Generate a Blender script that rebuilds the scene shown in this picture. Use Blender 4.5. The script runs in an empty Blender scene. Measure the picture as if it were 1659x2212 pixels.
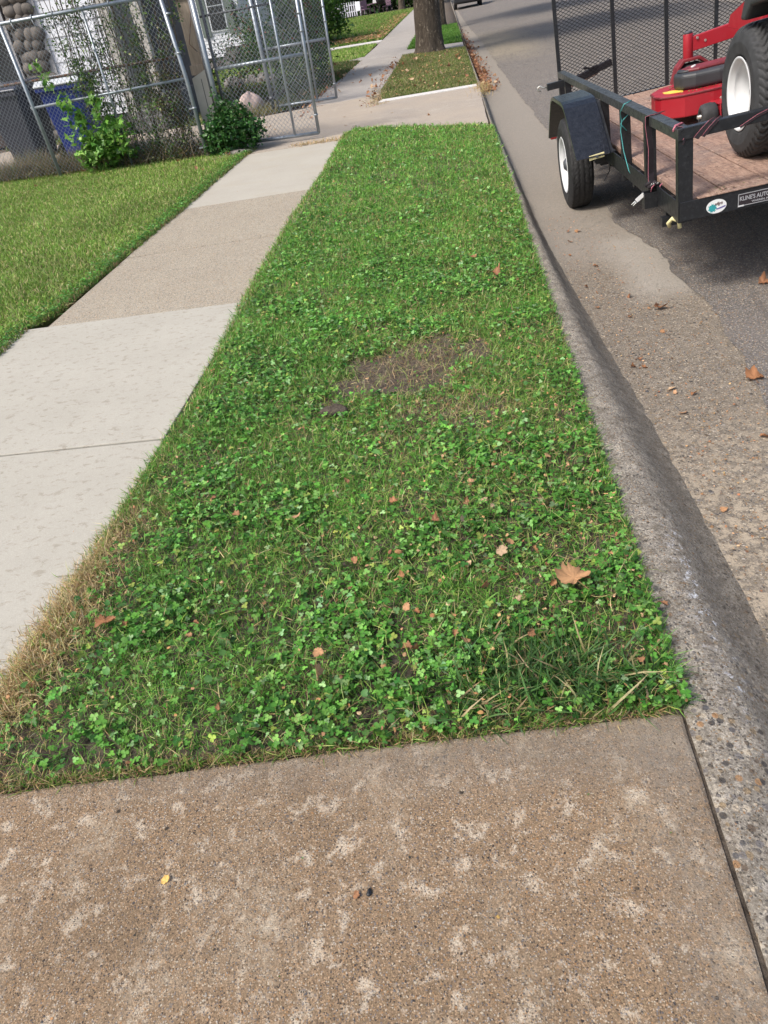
import bpy, math, random
import numpy as np
from mathutils import Matrix, Vector
random.seed(7)
RG = np.random.default_rng(11)
SC = bpy.context.scene
COL = SC.collection

# ------------------------------------------------------------------ camera
PITCH, ROLL, YAW, CH, FOC = math.radians(36), math.radians(9.5), math.radians(-9.5), 1.6, 1534.0
fwd = np.array([math.sin(YAW)*math.cos(PITCH), math.cos(YAW)*math.cos(PITCH), -math.sin(PITCH)])
r0 = np.array([math.cos(YAW), -math.sin(YAW), 0.0])
d0 = np.cross(fwd, r0)
rgt = math.cos(ROLL)*r0 + math.sin(ROLL)*d0
dwn = -math.sin(ROLL)*r0 + math.cos(ROLL)*d0
cd = bpy.data.cameras.new('camera')
cam = bpy.data.objects.new('camera', cd)
COL.objects.link(cam)
M = Matrix.Identity(4)
for i in range(3):
    M[i][0] = rgt[i]; M[i][1] = -dwn[i]; M[i][2] = -fwd[i]
M[2][3] = CH
cam.matrix_world = M
cd.sensor_fit = 'VERTICAL'; cd.sensor_height = 36.0; cd.sensor_width = 27.0
cd.lens = FOC/2212*36
cd.clip_start = .05; cd.clip_end = 1000
SC.camera = cam

# ------------------------------------------------------------------ sky and sun
SUN_EL, SUN_AZ = math.radians(50), math.radians(-125)     # azimuth from +Y towards +X
w = bpy.data.worlds.new('World'); SC.world = w; w.use_nodes = True
nt = w.node_tree; nt.nodes.clear()
wo = nt.nodes.new('ShaderNodeOutputWorld'); bg = nt.nodes.new('ShaderNodeBackground')
sk = nt.nodes.new('ShaderNodeTexSky'); sk.sky_type = 'NISHITA'; sk.sun_disc = False
sk.sun_elevation = SUN_EL; sk.sun_rotation = SUN_AZ
sk.dust_density = 4.0; sk.air_density = 1.0
bg.inputs[1].default_value = 0.15
nt.links.new(sk.outputs[0], bg.inputs[0]); nt.links.new(bg.outputs[0], wo.inputs[0])
sl = bpy.data.lights.new('sun', 'SUN'); sl.energy = 2.55; sl.angle = math.radians(12.0); sl.color = (1, .95, .88)
so = bpy.data.objects.new('sun', sl); COL.objects.link(so)
sdir = Vector((math.sin(SUN_AZ)*math.cos(SUN_EL), math.cos(SUN_AZ)*math.cos(SUN_EL), math.sin(SUN_EL)))
so.rotation_euler = sdir.to_track_quat('Z', 'Y').to_euler()
SC.view_settings.view_transform = 'Standard'; SC.view_settings.look = 'None'
SC.view_settings.exposure = 0.50; SC.view_settings.gamma = 1
SC.cycles.max_bounces = 6

# ------------------------------------------------------------------ node helpers
def hexc(c): return (c[0], c[1], c[2], 1)
class NT:
    def __init__(s, name):
        s.m = bpy.data.materials.new(name); s.m.use_nodes = True
        s.t = s.m.node_tree; s.t.nodes.clear()
        s.out = s.n('ShaderNodeOutputMaterial'); s.b = s.n('ShaderNodeBsdfPrincipled')
        s.l(s.b.outputs[0], s.out.inputs[0])
        s.tc = s.n('ShaderNodeTexCoord').outputs['Object']
    def n(s, t, **k):
        o = s.t.nodes.new(t)
        for a, v in k.items(): setattr(o, a, v)
        return o
    def l(s, a, b): s.t.links.new(a, b)
    def map(s, scale=(1,1,1), rot=(0,0,0), loc=(0,0,0), vec=None):
        m = s.n('ShaderNodeMapping'); m.inputs[1].default_value = loc; m.inputs[2].default_value = rot; m.inputs[3].default_value = scale
        s.l(vec or s.tc, m.inputs[0]); return m.outputs[0]
    def noise(s, sc, det=4, rough=.6, vec=None, dist=0):
        o = s.n('ShaderNodeTexNoise'); o.inputs['Scale'].default_value = sc; o.inputs['Detail'].default_value = det
        o.inputs['Roughness'].default_value = rough; o.inputs['Distortion'].default_value = dist
        s.l(vec or s.tc, o.inputs['Vector']); return o.outputs[0]
    def voro(s, sc, vec=None, feat='F1', rnd=1):
        o = s.n('ShaderNodeTexVoronoi', feature=feat); o.inputs['Scale'].default_value = sc
        o.inputs['Randomness'].default_value = rnd
        s.l(vec or s.tc, o.inputs['Vector']); return o
    def ramp(s, f, stops, interp='LINEAR'):
        o = s.n('ShaderNodeValToRGB'); cr = o.color_ramp; cr.interpolation = interp
        while len(cr.elements) > 1: cr.elements.remove(cr.elements[-1])
        for i, (p, c) in enumerate(stops):
            e = cr.elements[0] if i == 0 else cr.elements.new(p)
            e.position = p; e.color = hexc(c) if hasattr(c, '__len__') else (c, c, c, 1)
        s.l(f, o.inputs[0]); return o.outputs[0]
    def mix(s, f, a, b, mode='MIX'):
        o = s.n('ShaderNodeMix', data_type='RGBA', blend_type=mode)
        for v, i in ((f, 0), (a, 6), (b, 7)):
            if hasattr(v, 'is_output'): s.l(v, o.inputs[i])
            elif i == 0: o.inputs[0].default_value = v
            else: o.inputs[i].default_value = hexc(v)
        return o.outputs[2]
    def math(s, op, a, b=0, clamp=False):
        o = s.n('ShaderNodeMath', operation=op, use_clamp=clamp)
        for i, v in enumerate((a, b)):
            if hasattr(v, 'is_output'): s.l(v, o.inputs[i])
            else: o.inputs[i].default_value = v
        return o.outputs[0]
    def xyz(s, vec=None):
        o = s.n('ShaderNodeSeparateXYZ'); s.l(vec or s.tc, o.inputs[0]); return o.outputs
    def bump(s, h, st=.3, dist=.01, prev=None):
        o = s.n('ShaderNodeBump'); o.inputs['Strength'].default_value = st; o.inputs['Distance'].default_value = dist
        s.l(h, o.inputs['Height'])
        if prev is not None: s.l(prev, o.inputs['Normal'])
        return o.outputs[0]
    def fin(s, col=None, rough=.8, metal=0, normal=None, spec=None):
        if col is not None:
            if hasattr(col, 'is_output'): s.l(col, s.b.inputs['Base Color'])
            else: s.b.inputs['Base Color'].default_value = hexc(col)
        if hasattr(rough, 'is_output'): s.l(rough, s.b.inputs['Roughness'])
        else: s.b.inputs['Roughness'].default_value = rough
        s.b.inputs['Metallic'].default_value = metal
        if normal is not None: s.l(normal, s.b.inputs['Normal'])
        if spec is not None: s.b.inputs['Specular IOR Level'].default_value = spec
        return s.m

def simple(name, col, rough=.6, metal=0, var=.15, sc=8, bump=0., bsc=60, spec=None):
    t = NT(name); n = t.noise(sc, 5, .65)
    c = t.ramp(n, [(.3, tuple(x*(1-var) for x in col)), (.7, tuple(min(1, x*(1+var)) for x in col))])
    nm = t.bump(t.noise(bsc, 3), bump, .004) if bump else None
    return t.fin(c, rough, metal, nm, spec)

PEB = [(0,(.03,.03,.035)), (.14,(.30,.22,.13)), (.3,(.12,.085,.06)), (.42,(.55,.47,.36)), (.56,(.18,.17,.17)), (.7,(.36,.20,.09)), (.8,(.42,.38,.33)), (.93,(.07,.075,.09))]
def concrete(name, base, dark, blotch, bl_sc=6, bl_lo=.55, bl_hi=.68, bl_amt=.8, grains=((260,.42,.75),(90,.28,.8)), macro=.18, bump=.5, rough=.9, extra=None, stretch=(1,1,1), gkeep=(.45,.3), sand_sc=330, sand_amt=.35, bdist=.3):
    """weathered concrete: mottled paste, lighter scuffed blotches and sand and pebble grains showing"""
    t = NT(name)
    v = t.map(stretch)
    c = t.mix(t.ramp(t.noise(1.7, 6, .7), [(.3, 0), (.72, 1)]), dark, base)
    c = t.mix(t.ramp(t.noise(45, 5, .8), [(.3, 0), (.7, macro*2.2)]), c, tuple(x*.72 for x in base))
    b = t.ramp(t.noise(bl_sc, 9, .72, v, bdist), [(bl_lo, 0), (bl_hi, bl_amt)])
    c = t.mix(b, c, blotch)
    hs = None
    sand = t.xyz(t.voro(sand_sc).outputs['Color'])[0]
    c = t.mix(t.math('MULTIPLY', t.ramp(sand, [(.0, 1), (.45, 0)]), sand_amt), c, tuple(x*.38 for x in base))
    c = t.mix(t.math('MULTIPLY', t.ramp(sand, [(.72, 0), (1, 1)]), sand_amt), c, tuple(min(.9, x*1.75) for x in base))
    for k, (sc, th, amt) in enumerate(grains):
        nz = t.n('ShaderNodeTexNoise'); nz.inputs['Scale'].default_value = sc*1.1; nz.inputs['Detail'].default_value = 2; t.l(t.tc, nz.inputs['Vector'])
        ad = t.n('ShaderNodeVectorMath', operation='MULTIPLY_ADD'); t.l(nz.outputs['Color'], ad.inputs[0]); ad.inputs[1].default_value = (.9/sc,)*3; t.l(t.tc, ad.inputs[2])
        vo = t.voro(sc, ad.outputs[0]); s = t.xyz(vo.outputs['Color'])
        vd = t.ramp(vo.outputs['Distance'], [(th*.75, 1), (th, 0)])
        sel = t.math('GREATER_THAN', s[1], 1-gkeep[k])
        mk = t.math('MULTIPLY', t.math('MULTIPLY', vd, sel), amt)
        c = t.mix(mk, c, t.ramp(s[0], PEB, 'CONSTANT'))
        h = t.math('MULTIPLY', mk, .5 + .8*k)
        hs = h if hs is None else t.math('ADD', hs, h)
    hh = t.math('ADD', hs, t.math('MULTIPLY', t.noise(160, 6, .75), 1.2))
    if extra: c = extra(t, c)
    return t.fin(c, rough, 0, t.bump(hh, bump, .004), .25)

def band(t, coord, lo, hi, soft, wob=None):
    """1 between lo and hi of a coordinate, softened and wobbled by noise"""
    x = coord if wob is None else t.math('ADD', coord, wob)
    a = t.n('ShaderNodeMapRange'); a.inputs[1].default_value = lo-soft; a.inputs[2].default_value = lo+soft; t.l(x, a.inputs[0])
    b = t.n('ShaderNodeMapRange'); b.inputs[1].default_value = hi+soft; b.inputs[2].default_value = hi-soft; t.l(x, b.inputs[0])
    return t.math('MULTIPLY', a.outputs[0], b.outputs[0])

def leafmat(name, rough=.45, trans=.35, spec=.4):
    t = NT(name)
    a = t.n('ShaderNodeAttribute', attribute_name='tint')
    t.fin(a.outputs[0], rough, 0, None, spec)
    tr = t.n('ShaderNodeBsdfTranslucent'); t.l(a.outputs[0], tr.inputs[0])
    mx = t.n('ShaderNodeMixShader'); mx.inputs[0].default_value = trans
    t.l(t.b.outputs[0], mx.inputs[1]); t.l(tr.outputs[0], mx.inputs[2]); t.l(mx.outputs[0], t.out.inputs[0])
    return t.m

# ------------------------------------------------------------------ object helpers
def tag(o, label=None, cat=None, group=None, kind=None):
    if label: o['label'] = label
    if cat: o['category'] = cat
    if group: o['group'] = group
    if kind: o['kind'] = kind
    return o
def empty(name, loc=(0,0,0), label=None, cat=None, group=None, rz=0, mat=None):
    o = bpy.data.objects.new(name, None); COL.objects.link(o); o.empty_display_size = .1
    if mat is not None: o.matrix_world = mat
    else: o.location = loc; o.rotation_euler = (0, 0, rz)
    return tag(o, label, cat, group)
def link(name, me, mat=None, parent=None, loc=None):
    o = bpy.data.objects.new(name, me); COL.objects.link(o)
    if mat is not None and not me.materials: me.materials.append(mat)
    if parent is not None: o.parent = parent
    if loc is not None: o.location = loc
    return o
def unit(v):
    v = np.array(v, float); return v/(np.linalg.norm(v)+1e-12)
class MB:
    """collects shapes and links them as one mesh object"""
    def __init__(s): s.v = []; s.f = []; s.sm = []
    def add(s, vs, fs, smooth=False):
        n = len(s.v); s.v += [tuple(map(float, p)) for p in vs]; s.f += [tuple(n+i for i in f) for f in fs]; s.sm += [smooth]*len(fs); return s
    def box(s, a, b, rot=None, org=None):
        (x0,y0,z0),(x1,y1,z1) = a, b
        vs = [(x0,y0,z0),(x1,y0,z0),(x1,y1,z0),(x0,y1,z0),(x0,y0,z1),(x1,y0,z1),(x1,y1,z1),(x0,y1,z1)]
        if rot is not None:
            o = Vector(org if org else ((x0+x1)/2,(y0+y1)/2,(z0+z1)/2)); vs = [tuple(rot @ (Vector(p)-o) + o) for p in vs]
        return s.add(vs, [(0,3,2,1),(4,5,6,7),(0,1,5,4),(1,2,6,5),(2,3,7,6),(3,0,4,7)])
    def tube(s, pts, r, n=8, caps=True, smooth=True):
        pts = [np.array(p, float) for p in pts]; rs = r if hasattr(r, '__len__') else [r]*len(pts)
        vs = []; fs = []; prev = None
        for i, p in enumerate(pts):
            t = unit((pts[min(i+1, len(pts)-1)]-pts[max(i-1, 0)]))
            if prev is None: a = unit(np.cross(t, (0,0,1) if abs(t[2]) < .9 else (1,0,0)))
            else: a = unit(prev - t*np.dot(prev, t))
            prev = a; b = np.cross(t, a)
            for k in range(n):
                th = 2*math.pi*k/n; vs.append(p + rs[i]*(math.cos(th)*a + math.sin(th)*b))
        for i in range(len(pts)-1):
            for k in range(n): fs.append((i*n+k, i*n+(k+1)%n, (i+1)*n+(k+1)%n, (i+1)*n+k))
        s.add(vs, fs, smooth)
        if caps:
            m = len(s.v)-len(vs); s.f.append(tuple(m+k for k in range(n))[::-1]); s.f.append(tuple(m+(len(pts)-1)*n+k for k in range(n))); s.sm += [False, False]
        return s
    def revolve(s, prof, c, axis='x', n=48, smooth=True, closed=False):
        """profile of (axial, radius) turned round an axis through c"""
        vs = []; fs = []
        for (a, r) in prof:
            for k in range(n):
                th = 2*math.pi*k/n; p, q = r*math.cos(th), r*math.sin(th)
                vs.append({'x': (c[0]+a, c[1]+p, c[2]+q), 'y': (c[0]+p, c[1]+a, c[2]+q), 'z': (c[0]+p, c[1]+q, c[2]+a)}[axis])
        m = len(prof)
        for i in range(m if closed else m-1):
            j = (i+1) % m
            for k in range(n): fs.append((i*n+k, i*n+(k+1)%n, j*n+(k+1)%n, j*n+k))
        return s.add(vs, fs, smooth)
    def prism(s, poly, axis, lo, hi, smooth=False):
        """polygon in the plane across an axis, extruded along it"""
        n = len(poly); vs = []
        for t in (lo, hi):
            for (p, q) in poly: vs.append({'x': (t,p,q), 'y': (p,t,q), 'z': (p,q,t)}[axis])
        fs = [tuple(range(n))[::-1], tuple(range(n, 2*n))] + [(i, (i+1)%n, n+(i+1)%n, n+i) for i in range(n)]
        return s.add(vs, fs, smooth)
    def mesh(s, name):
        me = bpy.data.meshes.new(name); me.from_pydata(s.v, [], s.f); me.polygons.foreach_set('use_smooth', s.sm)
        me.validate(); me.update(); return me
    def build(s, name, mat, parent=None, bevel=0, seg=2, recalc=True, loc=None):
        me = s.mesh(name)
        if recalc:
            import bmesh
            b = bmesh.new(); b.from_mesh(me); bmesh.ops.recalc_face_normals(b, faces=b.faces); b.to_mesh(me); b.free()
        o = link(name, me, mat, parent, loc)
        if bevel:
            m = o.modifiers.new('bevel', 'BEVEL'); m.width = bevel; m.segments = seg; m.limit_method = 'ANGLE'; m.angle_limit = math.radians(35)
        return o

def npmesh(name, V, F, C=None, mat=None, parent=None, smooth=False):
    """V (n,3), F list of arrays of equal-length faces, C (n,3) tints"""
    me = bpy.data.meshes.new(name)
    V = np.asarray(V, np.float32); me.vertices.add(len(V)); me.vertices.foreach_set('co', V.ravel())
    loops = np.concatenate([f.ravel() for f in F]).astype(np.int32)
    tot = np.concatenate([np.full(len(f), f.shape[1]) for f in F]).astype(np.int32)
    st = np.concatenate([[0], np.cumsum(tot)[:-1]]).astype(np.int32)
    me.loops.add(len(loops)); me.loops.foreach_set('vertex_index', loops)
    me.polygons.add(len(tot)); me.polygons.foreach_set('loop_start', st); me.polygons.foreach_set('loop_total', tot)
    if smooth: me.polygons.foreach_set('use_smooth', np.ones(len(tot), bool))
    me.update(calc_edges=True)
    if C is not None:
        at = me.attributes.new('tint', 'FLOAT_COLOR', 'POINT')
        at.data.foreach_set('color', np.concatenate([np.asarray(C, np.float32), np.ones((len(V), 1), np.float32)], 1).ravel())
    return link(name, me, mat, parent)

class SCAT:
    """many small copies of little templates gathered in one mesh"""
    def __init__(s): s.V = []; s.C = []; s.F = {}; s.n = 0
    def put(s, tv, tf, pos, R, scale, col, shade=None):
        tv = np.asarray(tv, float); k = len(pos)
        if k == 0: return
        sc = np.asarray(scale, float)
        if sc.ndim == 0: sc = np.full(k, float(sc))
        if sc.ndim == 1: sc = np.repeat(sc[:, None], 3, 1)
        P = np.einsum('kij,kvj->kvi', R, tv[None]*sc[:, None, :]) + pos[:, None, :]
        c = np.repeat(col[:, None, :], len(tv), 1)
        if shade is not None: c = c*np.asarray(shade)[None, :, None]
        s.V.append(P.reshape(-1, 3)); s.C.append(c.reshape(-1, 3))
        off = s.n + np.arange(k)*len(tv)
        for f in tf:
            f = np.asarray(f); s.F.setdefault(f.shape[1], []).append((f[None] + off[:, None, None]).reshape(-1, f.shape[1]))
        s.n += k*len(tv)
    def build(s, name, mat, parent=None, smooth=False):
        return npmesh(name, np.concatenate(s.V), [np.concatenate(v) for v in s.F.values()], np.concatenate(s.C), mat, parent, smooth)

def rotz_tilt(yaw, tilt, taz, roll=None):
    """stack of rotations: spin by yaw, then tilt by tilt towards azimuth taz"""
    k = len(yaw); c, s_ = np.cos(yaw), np.sin(yaw)
    Z = np.zeros((k,3,3)); Z[:,0,0]=c; Z[:,0,1]=-s_; Z[:,1,0]=s_; Z[:,1,1]=c; Z[:,2,2]=1
    ax = np.stack([-np.sin(taz), np.cos(taz), np.zeros(k)], 1); ct, st = np.cos(tilt), np.sin(tilt)
    K = np.zeros((k,3,3)); K[:,0,1]=-ax[:,2]; K[:,0,2]=ax[:,1]; K[:,1,0]=ax[:,2]; K[:,1,2]=-ax[:,0]; K[:,2,0]=-ax[:,1]; K[:,2,1]=ax[:,0]
    Rt = np.eye(3)[None] + st[:,None,None]*K + (1-ct)[:,None,None]*np.einsum('kij,kjl->kil', K, K)
    return np.einsum('kij,kjl->kil', Rt, Z)

_gr = np.random.default_rng(5).random((64, 64))
def vnoise(x, y, f=1.0, seed=0):
    x = np.asarray(x, float)*f + 13.7*seed + 500; y = np.asarray(y, float)*f + 7.1*seed + 500
    xi = np.floor(x).astype(int); yi = np.floor(y).astype(int); fx = x-xi; fy = y-yi
    fx = fx*fx*(3-2*fx); fy = fy*fy*(3-2*fy)
    g = lambda a, b: _gr[a % 64, b % 64]
    return (g(xi,yi)*(1-fx)+g(xi+1,yi)*fx)*(1-fy) + (g(xi,yi+1)*(1-fx)+g(xi+1,yi+1)*fx)*fy
def fbm(x, y, f=1., seed=0): return .55*vnoise(x,y,f,seed)+.3*vnoise(x,y,f*2.1,seed+1)+.15*vnoise(x,y,f*4.3,seed+2)
def inpoly(x, y, poly):
    ins = np.zeros(len(x), bool); n = len(poly)
    for i in range(n):
        (x0,y0),(x1,y1) = poly[i], poly[(i+1)%n]
        c = ((y0 > y) != (y1 > y)) & (x < (x1-x0)*(y-y0)/((y1-y0) if y1 != y0 else 1e-9)+x0); ins ^= c
    return ins

# ------------------------------------------------------------------ materials
def slab_extra(t, c):
    s = t.xyz()
    wob = t.math('MULTIPLY', t.math('SUBTRACT', t.noise(5, 4, .7), .5), .22)
    e = band(t, s[1], 1.02, 1.35, .07, wob)                       # grey mossy weathering along the lawn edge
    c = t.mix(t.math('MULTIPLY', e, t.ramp(t.noise(60, 6, .8), [(.35,.1),(.6,.75)])), c, (.20,.175,.145))
    e2 = band(t, s[0], .34, .6, .05, wob)
    c = t.mix(t.math('MULTIPLY', e2, t.ramp(t.noise(50, 6, .8), [(.4,.0),(.6,.7)])), c, (.22,.19,.155))
    c = t.mix(t.math('MULTIPLY', t.ramp(t.noise(4.2, 6, .7, t.map((1,.6,1))), [(.5, 0), (.68, .55)]), t.ramp(t.noise(38, 5, .8), [(.42, 0), (.55, 1)])), c, (.45,.385,.29))
    c = t.mix(t.math('MULTIPLY', t.ramp(t.noise(2.6, 5, .65), [(.52, 0), (.7, .5)]), t.ramp(t.noise(90, 4, .8), [(.4, 0), (.55, 1)])), c, (.12,.085,.052))
    sp = t.ramp(t.voro(15).outputs['Distance'], [(.07, 1), (.12, 0)])   # a few dark pits
    c = t.mix(t.math('MULTIPLY', sp, t.math('GREATER_THAN', t.noise(7, 2), .6)), c, (.05,.04,.03))
    return c
m_slab = concrete('driveway_concrete', (.288,.200,.124), (.208,.144,.089), (.56,.48,.375), bl_sc=15, bl_lo=.532, bl_hi=.625, bl_amt=.88, sand_sc=360, sand_amt=.66,
                  grains=((230,.5,.8),(115,.34,.85)), extra=slab_extra, bump=.9, gkeep=(.6,.20))
m_walk = concrete('pale_walk_concrete', (.405,.385,.332), (.355,.335,.285), (.265,.240,.190), bl_sc=17, bl_lo=.545, bl_hi=.62, bl_amt=.75, sand_amt=.12,
                  grains=((420,.3,.3),(160,.16,.35)), macro=.06, bump=.25, gkeep=(.2,.08), stretch=(1,1.6,1))
m_walk2 = concrete('smooth_walk_concrete', (.405,.380,.325), (.36,.333,.28), (.36,.315,.235), bl_sc=2.2, bl_lo=.5, bl_hi=.75, bl_amt=.5, sand_amt=.12,
                  grains=((420,.3,.3),(160,.16,.3)), macro=.06, bump=.2, gkeep=(.2,.06))
m_agg = concrete('exposed_aggregate', (.375,.335,.262), (.325,.285,.222), (.45,.41,.33), bl_sc=3, bl_lo=.5, bl_hi=.8, bl_amt=.3,
                  grains=((170,.55,.75),(85,.42,.75)), macro=.12, bump=.6, gkeep=(.7,.5))
def apron_extra(t, c):
    e = t.ramp(t.noise(.9, 4, .6), [(.35, 0), (.7, .6)])
    return t.mix(e, c, (.40,.33,.25))
m_apron = concrete('apron_concrete', (.37,.325,.275), (.31,.27,.23), (.43,.39,.33), bl_sc=2.5, extra=apron_extra, grains=((200,.45,.5),(90,.3,.4)), gkeep=(.5,.2), bump=.4)
m_farwalk = concrete('old_walk_concrete', (.38,.35,.32), (.32,.295,.27), (.44,.40,.35), bl_sc=1.5, grains=((120,.4,.4),(60,.3,.3)), gkeep=(.4,.2))
m_white_curb = concrete('new_white_concrete', (.62,.60,.57), (.56,.54,.51), (.66,.64,.6), grains=((300,.3,.2),(120,.2,.2)), gkeep=(.2,.1), bump=.2)
def kerb_extra(t, c):
    g = t.n('ShaderNodeNewGeometry'); s = t.xyz()
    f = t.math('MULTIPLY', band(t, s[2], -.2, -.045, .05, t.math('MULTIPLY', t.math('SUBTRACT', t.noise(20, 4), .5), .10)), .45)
    c = t.mix(t.ramp(t.noise(19, 8, .8), [(.46, 0), (.60, .65)]), c, (.135,.115,.09))
    vo = t.voro(44); vs_ = t.xyz(vo.outputs['Color']); nr = band(t, s[1], -3, 1.55, .25)
    pm = t.math('MULTIPLY', t.math('MULTIPLY', t.ramp(vo.outputs['Distance'], [(.34, 1), (.44, 0)]), t.math('GREATER_THAN', vs_[1], .45)), nr)
    c = t.mix(t.math('MULTIPLY', pm, .85), c, t.ramp(vs_[0], PEB, 'CONSTANT'))
    jt = t.math('MULTIPLY', t.ramp(t.math('ABSOLUTE', t.math('SUBTRACT', t.math('ADD', s[1], t.math('MULTIPLY', t.noise(14, 3), .03)), 3.365)), [(0, 1), (.007, 0)]), .8)
    c = t.mix(jt, c, (.04,.032,.025))
    c = t.mix(t.math('MULTIPLY', t.ramp(t.noise(120, 5, .8), [(.45, 0), (.6, 1)]), .55), c, (.11,.09,.07))
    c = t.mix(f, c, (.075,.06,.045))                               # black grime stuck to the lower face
    pw = t.math('MULTIPLY', band(t, s[2], -.035, -.008, .008), t.math('MULTIPLY', band(t, s[1], 1.2, 2.0, .1), t.ramp(t.noise(28, 5, .8), [(.56, 0), (.62, 1)])))
    return t.mix(pw, c, (.62,.63,.66))                             # flakes of old white paint
m_kerb = concrete('kerb_concrete', (.40,.365,.31), (.275,.248,.205), (.50,.45,.37), bl_sc=11, bl_lo=.5, bl_hi=.60, bl_amt=.75,
                  grains=((150,.5,.85),(62,.36,.85)), bump=1., extra=kerb_extra, gkeep=(.6,.34), sand_amt=.5, sand_sc=260)
def gutter_extra(t, c):
    s = t.xyz()
    c = t.mix(t.math('MULTIPLY', t.ramp(t.noise(110, 5, .8), [(.45, 0), (.6, 1)]), .5), c, (.09,.075,.06))
    w1 = t.math('MULTIPLY', t.math('SUBTRACT', t.noise(3, 5, .65), .5), .35)
    far = band(t, s[1], 5.2, 60, .3, w1)                           # smoother grey concrete, newer pour
    c = t.mix(t.math('MULTIPLY', far, t.ramp(t.noise(80, 5, .8), [(.3,.4),(.6,.85)])), c, t.mix(t.noise(60, 4), (.315,.285,.243), (.235,.208,.176)))
    tongue = t.math('MULTIPLY', band(t, s[1], 4.35, 5.6, .14, w1), band(t, s[0], 1.04, 1.5, .10, t.math('MULTIPLY', w1, .4)))
    c = t.mix(t.math('MULTIPLY', tongue, t.ramp(t.noise(70, 5, .8), [(.3,.45),(.6,.9)])), c, (.34,.312,.27))
    mor = t.math('MULTIPLY', band(t, s[1], -3, 2.7, .5, w1), t.ramp(t.noise(26, 6, .75), [(.47, 0), (.56, .85)]))
    return t.mix(mor, c, (.40,.335,.25))
m_gutter = concrete('gutter_concrete', (.250,.214,.168), (.178,.150,.118), (.38,.325,.25), bl_sc=22, bl_lo=.5, bl_hi=.62, bl_amt=.6,
                  grains=((110,.5,.85),(42,.36,.85)), bump=1., extra=gutter_extra, gkeep=(.55,.26), sand_amt=.5, sand_sc=260)
def asph_extra(t, c):
    s = t.xyz()
    e = t.ramp(t.noise(.6, 4, .6), [(.4, 0), (.75, .5)])
    c = t.mix(e, c, (.20,.175,.155))
    d = t.math('MULTIPLY', band(t, s[0], .9, 2.2, .4), band(t, s[1], 22, 31, 1.5, t.math('MULTIPLY', t.noise(1, 4), 3)))
    c = t.mix(t.math('MULTIPLY', d, .45), c, (.36,.30,.20))
    tar = t.math('MULTIPLY', t.ramp(t.noise(2.2, 3, .5, t.map((1,.12,1)), 2), [(.495, 0), (.505, .8), (.515, .8), (.525, 0)]), .35)
    return t.mix(tar, c, (.06,.055,.055))
m_asph = concrete('asphalt', (.180,.165,.150), (.138,.126,.114), (.23,.212,.19), bl_sc=1.3, grains=((130,.55,.8),(75,.36,.7)), macro=.35, bump=1., sand_sc=170, sand_amt=.6, extra=asph_extra, gkeep=(.6,.25))
t = NT('soil')
m_soil = t.fin(t.mix(t.ramp(t.noise(30, 8, .8), [(.35,0),(.65,1)]), (.060,.048,.038), (.20,.165,.132)), .95, 0, t.bump(t.noise(70, 8, .8), 1, .02), .1)
t = NT('turf_ground')
m_turf = t.fin(t.mix(t.ramp(t.noise(7, 8, .8), [(.35,0),(.65,1)]), (.055,.060,.020), (.10,.12,.035)), .95, 0, t.bump(t.noise(60, 8, .8), 1, .02), .1)
m_grass = leafmat('grass_blades', .5, .35, .35)
m_leafy = leafmat('plant_leaves', .42, .3, .45)
m_dryleaf = leafmat('dry_leaves', .6, .2, .3)

# ------------------------------------------------------------------ ground sheets
def gutter_x(y):
    return np.interp(y, [-2,1.0,1.53,2.4,2.74,3.92,6.0,9.0,11.5,14,24,60,300], [.85,.85,.83,.81,.80,.735,.64,.60,.57,.58,.50,.40,.35])
KX = .490
K = 1.0323
def road_z(x):
    return np.interp(x, [.5,.8,1.3,2.2,5,8.6], [-.14,-.138,-.118,-.085,0.0,-.13])
xs = [-120,-40,-12,-3,0,KX-.02,KX,.6,8.7,8.75,12,40,160]
zs = [-.03,-.03,-.03,-.03,-.03,-.03,-.24,-.24,-.24,-.03,-.03,0,0]
ys = [-15,0,8,20,40,80,160,320]
V = np.array([(x, y, z-(.012 if x<KX else 0)) for y in ys for x, z in zip(xs, zs)]); n = len(xs)
F = np.array([(j*n+i, j*n+i+1, (j+1)*n+i+1, (j+1)*n+i) for j in range(len(ys)-1) for i in range(n-1)])
tag(npmesh('ground', V, [F], None, m_soil), kind='structure')

def sheet(name, poly, z, mat, thick=.09, bevel=.006, wob=0):
    P = []
    for i in range(len(poly)):
        a, b = np.array(poly[i], float), np.array(poly[(i+1)%len(poly)], float); L = np.linalg.norm(b-a); k = max(1, int(L/.06)) if wob and L < 6 else 1
        for j in range(k):
            p = a+(b-a)*j/k
            if wob and j: nrm = np.array([-(b-a)[1], (b-a)[0]])/L; p = p + nrm*wob*(fbm(p[0], p[1], 7, 3)-.5)*2
            P.append(tuple(p))
    o = MB().prism(P, 'z', z-thick, z).build(name, mat, None, bevel)
    return tag(o, kind='structure')
# foreground driveway slab
sheet('joint_dirt', [(.45,-2.3), (.52,-2.3), (.52,1.28), (.45,1.28)], -.010, m_soil, .02, 0)
sheet('driveway', [(x_*K, y_*K) for x_, y_ in [(-4.2,-2.2), (.466,-2.2), (.464,.6), (.470,1.172), (-.28,1.096), (-1.31,.978), (-1.9,.91), (-4.2,.71)]], 0, m_slab, .1, .012, .008)
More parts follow.
